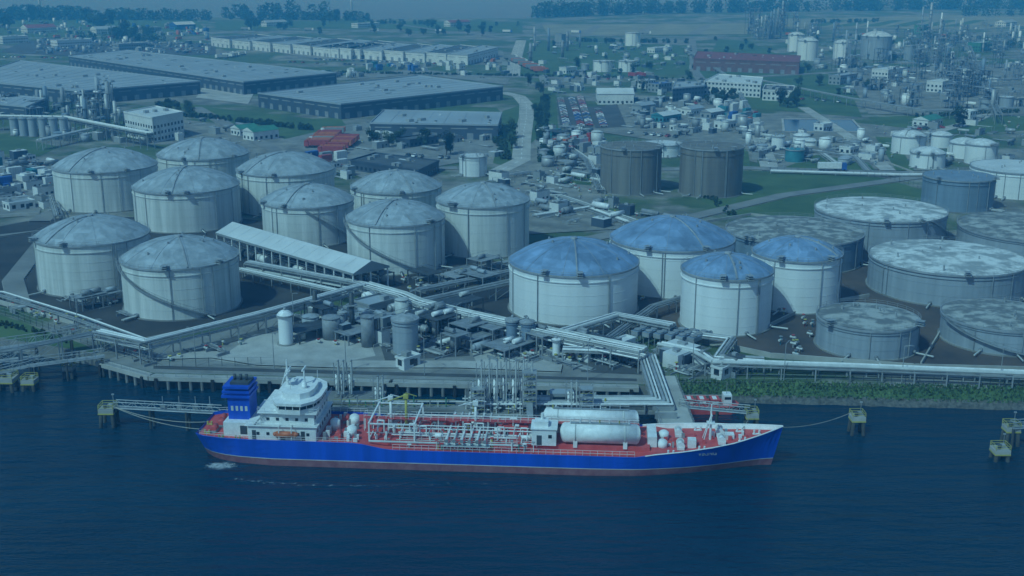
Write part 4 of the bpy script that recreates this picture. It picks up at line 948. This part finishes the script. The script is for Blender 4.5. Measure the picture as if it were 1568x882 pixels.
dolphin(D,10,577,3.2,4); dolphin(D,45,580,2.6,3); walkway('access_footbridge',P(-60,585,3),P(45,560,4.4),2); walkway('access_footbridge',P(45,560,4.4),P(160,545,4.6),2.2,1.6); walkway('access_footbridge',P(-60,560,4),P(60,546,5),2.4,2)
walkway('access_footbridge',P(0,534,6),P(150,512,6.5),2.6,2.2); dolphin(D,105,560,2.8,2.4,False)
def pontoon():
    e=bpy.data.objects.new('workboat',None); scene.collection.objects.link(e); e.location=(P(1082,628,0)); mb=MB()
    hp=[(-6.5,-2.6),(5,-2.6),(6.6,-1.4),(7,0),(6.6,1.4),(5,2.6),(-6.5,2.6)]
    mb.prism(hp,-.5,1.7,'deck_red','deck_red'); mb.prism([(x*1.01,y*1.03) for x,y in hp],1.3,1.55,'rubber'); mb.obj('hull',e); mb=MB()
    for x in(-5,-2.2,.6): mb.boxb(x,x+2.0,-1.6,1.4,1.7,2.9,'red_paint',top='deck_red'); mb.boxb(x+.3,x+1.7,-1.63,-1.6,2.1,2.6,'white_paint'); mb.boxb(x+.5,x+1.4,-1,.8,2.9,3.0,'white_paint')
    mb.boxb(3.4,5.2,-1.2,1.2,1.7,3.9,'white_paint'); mb.boxb(3.6,5.0,-1.23,-1.2,2.9,3.5,'glass_dark'); mb.cyl((4.2,0,3.9),(4.2,0,6.5),.07,'galv',5)
    for s in(-2.4,2.4):
        mb.cyl((-6.4,s,2.6),(5,s,2.6),.05,'white_paint',4)
        for x in range(-6,6,2): mb.cyl((x,s,1.7),(x,s,2.6),.04,'white_paint',4)
    mb.obj('deckhouse',e)
pontoon()
mb=MB(); r=random.Random(9)
fc=P(338,714,.0)
for i in range(20):
    for j in range(7):
        x=fc.x-3.5+i*.4; y=fc.y-2.2+j*.6; dd=((i-8)/10)**2+((j-3.5)/3.6)**2
        mb.poly([(x,y,.03),(x+.4,y,.03),(x+.4,y+.6,.03),(x,y+.6,.03)],'foam',.72-.42*dd)
for i in range(110):
    x=fc.x+4+i*.6; y=205.9-i*.045-1.4*math.sin(i*.06)
    for j in range(3): mb.poly([(x,y-j*.5,.03),(x+.6,y-j*.5,.03),(x+.6,y-j*.5+.5,.03),(x,y-j*.5+.5,.03)],'foam',.47-.06*abs(j-1)-.0008*i)
mb.obj('water_foam')
# ---------------------------------------------------------------- ship
def lerpt(tab,x):
    for (a,ya),(b,yb) in zip(tab[:-1],tab[1:]):
        if x<=b: f=max(0,(x-a)/(b-a)); return ya+(yb-ya)*f
    return tab[-1][1]
def ship():
    e=bpy.data.objects.new('gas_tanker_ship',None); scene.collection.objects.link(e); e.location=(-4.7,216.8,0); e.rotation_euler=(0,0,math.radians(-4.4)); e.scale=(.99,1,1)
    bd=[(-58,5.6),(-56,6.8),(-52,7.6),(-46,8),(30,8),(38,7.3),(44,6.2),(49,4.6),(53,2.9),(56,1.3),(58,.12)]
    bw=[(-58,2.5),(-55,5),(-50,6.8),(-42,8),(22,8),(30,7.2),(38,5.2),(45,3.1),(51,1.2),(55,.25),(58,.1)]
    zt=[(-58,5.3),(-26,5.2),(-24,5.0),(-20,4.2),(-18,4.0),(29,4.0),(33,4.6),(40,5.3),(48,6.2),(54,7.3),(58,8.1)]
    def hp(x,z):
        top=lerpt(zt,x); f=max(0,min(1,(z+1)/(top+1)))**(1.0 if x<20 else .9); hb=lerpt(bw,x)*(1-f)+lerpt(bd,x)*f
        if z<0: hb*=.8
        k=max(0,(x-40)/18); xx=x-(1-f)*k*2.2+(1.6*k if z==-3 else 0)+ (0 if x>-50 else (1-f)*1.5*(-50-x)/8)
        return xx,hb
    zs=[-3,0,1.35,1.5,2.6]
    xs=[-58,-57,-56,-54,-52,-49,-46,-42,-36,-30,-26,-25,-24,-22,-20,-18,-10,0,10,20,25,29,31,33,36,38,40,42,44,46,48,50,52,54,55,56,57,58]
    mb=MB(); rows=[]
    for x in xs:
        top=lerpt(zt,x); lev=zs+[3.6,top]; rows.append([(*hp(x,z),z) for z in lev])
    nl=len(rows[0])
    for s in(-1,1):
        for i in range(len(rows)-1):
            for j in range(nl-1):
                q=[rows[i][j],rows[i+1][j],rows[i+1][j+1],rows[i][j+1]]; q=[(a,s*b,c) for a,b,c in q]
                if s>0: q=q[::-1]
                mb.poly(q,'hull_red' if j<2 else ('pipe_light' if j==2 else 'hull_blue'))
    for j in range(nl-1):
        a,b=rows[0][j],rows[0][j+1]; mb.poly([(a[0],-a[1],a[2]),(b[0],-b[1],b[2]),(b[0],b[1],b[2]),(a[0],a[1],a[2])],'hull_red' if j<2 else 'hull_blue')
    mb.obj('hull',e)
    def zd(x):
        t=lerpt(zt,x); return t-.12 if -18<=x<=29 else (t-.9 if x>33 else (t-.5 if x<-26 else t-.3))
    mb=MB()
    for a,b in zip(xs[:-1],xs[1:]):
        (xa,ya),(xb,yb)=hp(a,zd(a)),hp(b,zd(b)); ya-=.05; yb-=.05; mb.poly([(xa,-ya,zd(a)),(xb,-yb,zd(b)),(xb,yb,zd(b)),(xa,ya,zd(a))],'deck_red')
    mb.obj('deck',e)
    mb=MB()
    for s in(-1,1):
        for a,b in zip(xs[:-1],xs[1:]):
            ta,tb=lerpt(zt,a),lerpt(zt,b)
            if a>=31 or b<=-24:
                m='white_paint' if a>=31 else 'hull_blue'; A=hp(a,zd(a));B=hp(b,zd(b));C=hp(b,tb);Dd=hp(a,ta); o=.07
                mb.poly([(A[0],s*(A[1]-o),zd(a)),(B[0],s*(B[1]-o),zd(b)),(C[0],s*(C[1]-o),tb),(Dd[0],s*(Dd[1]-o),ta)],m)
            mb.cyl((a,s*(lerpt(bd,a)-.03),ta+.02),(b,s*(lerpt(bd,b)-.03),tb+.02),.08 if a<31 else .13,'white_paint' if a>=31 else 'hull_blue',5)
    mb.obj('bulwark',e)
    mb=MB()
    def rail(pts,h=1.05):
        for a,b in zip(pts[:-1],pts[1:]):
            a,b=Vector(a),Vector(b)
            for k in(.5,1): mb.cyl(a+Vector((0,0,h*k)),b+Vector((0,0,h*k)),.04,'white_paint',4)
            n=max(1,int((b-a).length/1.4))
            for i in range(n+1): p=a+(b-a)*(i/n); mb.cyl(p,p+Vector((0,0,h)),.035,'white_paint',4)
    for s in(-1,1): rail([(-18,s*7.8,4),(29,s*7.8,4)],1.1); rail([(-57,s*6.2,5.2),(-46,s*7.9,5.2),(-26,s*7.9,5.2)],.9); rail([(-17,s*5.0,4.9),(9,s*5.0,4.9)],1.0)
    rail([(-33,-6.4,10.2),(-33,6.4,10.2)]); rail([(-45,-6.2,10.2),(-33,-6.2,10.2)]); rail([(-47,-6.9,7.8),(-33,-6.9,7.8)],.9)
    mb.obj('railings',e)
    mb=MB(); W='white_paint'
    mb.boxb(-47.0,-33.4,-6.6,6.6,4.7,7.7,W); mb.boxb(-47.5,-33.0,-7.0,7.0,7.7,7.85,W)
    mb.boxb(-44.6,-33.8,-5.9,5.9,7.85,10.2,W); mb.boxb(-45,-33.2,-6.5,6.5,10.2,10.35,W)
    wh=[(-42,-4.6),(-40.5,-7.0),(-36.2,-7.2),(-34,-5.2),(-33.3,-2.5),(-33.3,2.5),(-34,5.2),(-36.2,7.2),(-40.5,7.0),(-42,4.6)]
    mb.prism(wh,10.35,11.3,W); mb.prism([(x*.998-.07,y*.985) for x,y in wh],11.3,12.15,'glass_dark'); 
    mb.prism([(x+(.35 if x>-37 else -.35),y*1.04) for x,y in wh],12.15,12.7,W)
    mb.prism([(-37.8+(x+37.8)*.72,y*.7) for x,y in wh],12.7,13.9,W)
    for i in range(len(wh)):
        a,b=Vector((*wh[i],0)),Vector((*wh[(i+1)%len(wh)],0)); n=max(1,int((b-a).length/1.1))
        for k in range(n): p=a+(b-a)*(k/n); mb.box((p.x,p.y,11.72),(.14,.14,.9),W)
    for z0,y,xx in((5.7,6.62,(-46,-34)),(8.5,5.92,(-44,-34.4))):
        k=int((xx[1]-xx[0])/1.8)
        for i in range(k):
            x=xx[0]+(i+.5)*(xx[1]-xx[0])/k
            for s in(-1,1): mb.box((x,s*y,z0+.4),(.6,.05,.6),'glass_dark')
    for y in range(-5,6,2): mb.box((-33.38,y,6.4),(.05,.7,.7),'glass_dark'); mb.box((-33.78,y,9.1),(.05,.7,.7),'glass_dark')
    for x in(-45.8,-40,-36): mb.box((x,-6.63,5.8),(.8,.05,1.9),'dark_steel')
    for k in range(6): mb.box((-45.6+k*.35,-6.2,7.9+k*.4),(.35,.9,.08),'galv')
    mb.cyl((-40.4,0,13.8),(-40.4,0,19.2),.3,W,8,.14); mb.box((-40.4,0,16.2),(.3,4,.25),W); mb.box((-40,0,17.2),(.3,2.6,.25),W); mb.box((-39.7,0,15),(1.6,1.6,.15),W); mb.cyl((-41.6,0,13.8),(-40.4,0,17.5),.12,W,6)
    mb.cyl((-37.2,1,13.3),(-37.2,1,17),.18,W,6); mb.box((-37.2,1,17),(.25,3,.3),W); mb.cyl((-36.6,-1.5,13.8),(-36.6,-1.5,14.6),.55,W,12); mb.dome(-36.6,-1.5,14.6,.55,.55,W,12,3,smooth=True)
    mb.cyl((-39,-3,12.7),(-39,-3,16),.06,W,4); mb.cyl((-35,3,12.7),(-35,3,16),.06,W,4)
    mb.obj('accommodation_block',e)
    mb=MB(); mb.boxb(-52.4,-47.02,-5.2,3,4.7,7.6,W); mb.boxb(-51.8,-47.4,-3.4,1.6,7.6,13.0,'hull_blue')
    for k in range(3): mb.boxb(-52.9+.2*k,-47.1-.1*k,-3.9,2.1,12.2+k*.95,12.7+k*.95,'hull_blue')
    mb.boxb(-51.3,-47.6,-2.8,1.0,12.9,15.1,'dark_steel')
    for x in(-50.8,-49.6,-48.4): mb.cyl((x,-1,15),(x,-1,16.2),.32,'dark_steel',9)
    for i in range(4): mb.boxb(-51.2+i*.95,-50.7+i*.95,-3.43,-3.4,9.4,10.4,'pipe_light')
    mb.boxb(-49,-47.6,-5.23,-5.2,5.2,7,'dark_steel'); mb.obj('funnel',e)
    mb=MB()
    mb.cyl((-41,-7.3,6.3),(-37.5,-7.3,6.3),.65,'orange',10); mb.cyl((-37.5,-7.3,6.3),(-36.7,-7.3,6.4),.65,'orange',10,.25); mb.cyl((-41,-7.3,6.3),(-41.7,-7.3,6.4),.65,'orange',10,.3)
    for x in(-40.5,-38): mb.cyl((x,-7.8,5.2),(x,-7.6,8.0),.1,W,6); mb.cyl((x,-7.6,8.0),(x,-6.4,8.0),.1,W,6)
    mb.obj('lifeboat',e); mb=MB()
    r=random.Random(12)
    for x,y in((-55,-3),(-55,2.5),(-50,5.6),(-54.5,0),(-29.5,-4),(-29.5,4)):
        mb.cyl((x,y-1,5.5),(x,y+1,5.5),.6,'deck_red',12); mb.box((x,y,5),(1.2,2.4,.5),'steel')
    for x,y in((-56,-4.5),(-52.5,-6.6),(-49,-7),(-57,0)):
        mb.box((x,y,5),(1.2,.4,.2),'yellow')
        for k in(-.4,.4): mb.cyl((x+k,y,4.8),(x+k,y,5.6),.2,'yellow',8)
    for x,y,h in((-27,-3,6.4),(-27.5,2,6.8),(-31,0,6.6)): mb.cyl((x,y,4.7),(x,y,h),1.0,W,14); mb.dome(x,y,h,1.0,.5,W,14,3,smooth=True)
    for i in range(24):
        x,y=r.uniform(-32,-25),r.uniform(-6.5,6.5); h=r.uniform(.5,1.8); mb.box((x,y,4.7+h/2),(r.uniform(.3,1),r.uniform(.3,1),h),r.choice((W,W,'deck_red','steel')))
    mb.obj('mooring_gear',e)
    mb=MB()
    mb.boxb(-23,32,-5.0,5.0,3.9,4.9,'deck_red'); 
    for x in(-20,-11,-2,7): mb.cyl((x+1,1.8,4.9),(x+1,1.8,6.4),1.25,W,14); mb.dome(x+1,1.8,6.4,1.25,.5,W,14,2,smooth=True); mb.box((x+1,1.8,6.9),(3.2,2.8,.12),'deck_red')
    mb.boxb(-10,-4,1.5,4.8,4.9,6.4,'deck_red'); mb.boxb(3,8,-1,3.5,4.9,6.6,'deck_red')
    mb.obj('cargo_trunk',e); mb=MB()
    for i,(y,z) in enumerate(((-4.2,5.7),(-3.6,5.7),(-3.0,5.7),(-2.2,6.3),(-5.5,5.2),(4.2,6.0),(3.2,6),(-6.2,5.0),(-2.6,7.1),(2.4,7.3))):
        mb.cyl((-24+r.uniform(0,8),y,z),(10+r.uniform(-8,3),y,z),r.choice((.1,.15,.22)),(W,'pipe_light',W)[i%3],8)
    for x in range(-23,11,3): mb.box((x,-3.1,5.2),(.2,4.2,.18),W); mb.box((x,-5,5),(.16,.16,1.4),W); mb.box((x,-1.2,5.5),(.16,.16,1.4),W); mb.box((x,3.7,5.4),(.16,.16,1.2),W)
    for k in range(14):
        x=-22+k*2.2; y=-4.2+r.uniform(0,7); h=r.uniform(.8,2.4); mb.tube([(x,y,5.2),(x,y,5.7+h),(x+1.3,y,5.7+h),(x+1.3,y,5.2)],r.uniform(.1,.17),W,7)
    for k in range(12):
        x=-22+k*2.7+r.uniform(-.5,.5); z=r.uniform(5.6,7); mb.cyl((x,-5.6,z),(x,5,z),r.uniform(.08,.14),r.choice((W,'pipe_light')),6)
    mb.boxb(-25,30,-.5,.7,7.4,7.5,'deck_red'); 
    for x in range(-25,31,5): mb.box((x,-.45,6.1),(.15,.15,2.6),W); mb.box((x,.65,6.1),(.15,.15,2.6),W)
    for y in(-.5,.7):
        for z in(.55,1.1): mb.cyl((-25,y,7.5+z),(30,y,7.5+z),.04,W,4)
        for i in range(37): mb.box((-25+i*1.5,y,8.05),(.06,.06,1.1),W)
    for i,x in enumerate((-7.5,-6,-4.5,-3,-1.5,0)):
        mb.cyl((x,-7.2,6.0),(x,7.4,6.0),.22,(W,'pipe_light')[i%2],8); mb.box((x,-6.4,5),(.25,.25,2),W)
        for s in(-1,1): mb.cyl((x,s*7.3,6),(x,s*7.55,6),.36,'steel',10)
    mb.boxb(-8.5,1,-7.4,-6.2,4.8,4.95,'galv')
    for i in range(120):
        x,y=r.uniform(-24,10),r.uniform(-7,6.5); h=r.uniform(.5,2.2); b0=4.9 if abs(y)<5 else 3.9; mb.cyl((x,y,b0),(x,y,b0+h),r.uniform(.07,.2),r.choice((W,W,'deck_red','yellow','green_paint','steel','deck_red')),7); mb.box((x,y,b0+h),(r.uniform(.3,.8),r.uniform(.3,.6),.22),r.choice((W,'deck_red','deck_red','galv')))
    for i in range(12):
        x,y=r.uniform(-22,9),r.uniform(-4.4,4); L=r.uniform(1.2,2.6); mb.cyl((x,y,5.6),(x+L,y,5.6),r.uniform(.3,.6),r.choice((W,W,'pipe_light')),12); mb.box((x+L/2,y,5.1),(L*.8,.5,.5),'steel')
    for x in(-23,-14):
        for y in(-5.6,5.6): mb.box((x,y,6.6),(.28,.28,3.6),W)
        mb.box((x,0,8.45),(.3,11.5,.3),W)
    mb.boxb(-23,-14,-5.75,-5.45,8.3,8.5,W); mb.boxb(-23,-14,5.45,5.75,8.3,8.5,W)
    mb.obj('cargo_piping',e); mb=MB()
    for x,h,m in((-16.5,7.2,'yellow'),(-19.6,6.8,W),(-2.5,6.2,W)):
        mb.cyl((x,0,4.9),(x,0,4.9+h),.34,m,10,.25); mb.box((x,0,4.9+h),(1.0,.9,.8),m); mb.cyl((x,0,5.2+h),(x-3.2,-2.0,7.8+h*.55),.17,m,6,.1); mb.cyl((x,0,5.6+h),(x+2,1,6.4+h*.75),.12,m,6)
    mb.obj('deck_crane',e); mb=MB()
    for x0,x1,y,z,rr in((14.5,30.2,-3.6,7.0,1.95),(10.8,30.0,2.6,7.6,1.85)):
        mb.cyl((x0+.8,y,z),(x1-.8,y,z),rr,W,28)
        for a,b in((x0+.8,x0),(x1-.8,x1)): mb.cyl((a,y,z),((a+b)/2,y,z),rr,W,28,rr*.86,False); mb.cyl(((a+b)/2,y,z),(b,y,z),rr*.86,W,28,rr*.35)
        for x in(x0+3,x1-3): mb.box((x,y,5.3),(.8,rr*1.7,1.6),W); mb.cyl((x-.12,y,z),(x+.12,y,z),rr+.06,'pipe_light',28)
        mb.boxb(x0+2,x1-2,y-.4,y+.4,z+rr+.05,z+rr+.13,'galv')
        for k in range(7):
            x=x0+2+k*1.9; mb.cyl((x,y,z+rr-.1),(x,y,z+rr+.8),.12,r.choice((W,'galv','yellow')),6)
        for s in(-.4,.4): mb.cyl((x0+2,y+s,z+rr+1.0),(x1-2,y+s,z+rr+1.0),.035,W,4)
    mb.obj('deck_cargo_tanks',e); mb=MB()
    mb.boxb(9.0,13.8,-5.6,-.9,4.9,8.2,W); mb.boxb(8.8,14.0,-5.8,-.8,8.2,8.35,W); mb.boxb(10,11,-5.63,-5.6,5,7,'dark_steel'); mb.box((12.6,-5.62,6.8),(.7,.05,.7),'glass_dark')
    mb.boxb(9.5,12.2,-4.6,-2.4,8.35,9.4,W); mb.cyl((11,-3,9.4),(11,-3,10.6),.3,W,8); mb.obj('compressor_house',e); mb=MB()
    for x,y in((38,-3.2),(38,3.2),(46,-2),(46,2)):
        z=zd(x)+.9; mb.cyl((x,y-1.1,z),(x,y+1.1,z),.55,W,12); mb.box((x,y,z-.5),(1.4,2.6,.6),W); mb.cyl((x,y-1.2,z),(x,y-1.1,z),.8,W,12); mb.cyl((x,y+1.1,z),(x,y+1.2,z),.8,W,12)
    for x,y in((34.5,-2.5),(35,2)): mb.cyl((x,y,zd(x)),(x,y,zd(x)+1.4),1.0,W,14); mb.dome(x,y,zd(x)+1.4,1.0,.5,W,14,3,smooth=True)
    for x,y in((42,-5.0),(50,-2.4),(50,2.4),(36,-6.0),(53,0),(42,5)):
        for k in(-.5,.5): mb.cyl((x+k,y,zd(x)),(x+k,y,zd(x)+.9),.2,W,8)
        mb.box((x,y,zd(x)+.1),(1.6,.5,.2),W)
    for i in range(30):
        x=r.uniform(33,51); y=r.uniform(-.7,.7)*lerpt(bw,x); h=r.uniform(.3,1.3); mb.box((x,y,zd(x)+h/2),(r.uniform(.2,.8),r.uniform(.2,.8),h),r.choice((W,'deck_red','deck_red','galv')))
    mb.cyl((44,0,zd(44)),(44,0,12.2),.26,W,8,.14); mb.box((44,0,10.2),(.25,2.4,.2),W); mb.box((44,0,8.4),(1.6,1.6,.15),W); mb.cyl((42.6,-1,zd(43)),(44,0,10),.1,W,6); mb.cyl((42.6,1,zd(43)),(44,0,10),.1,W,6)
    mb.boxb(31.6,33.4,-3.4,3.4,4.3,6.4,W); mb.boxb(39.4,41,-3.6,-2,zd(40),zd(40)+1.7,W); mb.boxb(46.8,48.6,-.8,.8,zd(47),zd(47)+1.1,W)
    mb.obj('forecastle_gear',e)
    cu=bpy.data.curves.new('name_lettering','FONT'); cu.body='VIKING'; cu.size=1.15; cu.extrude=.01; o=bpy.data.objects.new('name_lettering',cu); scene.collection.objects.link(o); o.parent=e; o.location=(41.2,-6.55,4.1); o.rotation_euler=(math.radians(74),0,math.radians(14)); cu.materials.append(MATS['tank_grey'])
ship()
def rope(a,b,sag):
    mb=MB(); a,b=Vector(a),Vector(b); n=12; pts=[a.lerp(b,i/n)-Vector((0,0,sag*4*(i/n)*(1-i/n))) for i in range(n+1)]; mb.tube(pts,.07,'rope',5); mb.obj('mooring_line')
rope((51.8,212.6,7.8),c2+Vector((-1,0,.8)),1.0); rope((-61,217.8,5.2),c+Vector((0,0,.8)),1.2); rope((-61.5,221.8,5.2),c+Vector((0,0,.8)),1.4)
rope((45,213.8,7),P(1151,632,4.8),.3)
print('OBJ',len(bpy.data.objects),'faces',sum(len(m.polygons) for m in bpy.data.meshes))
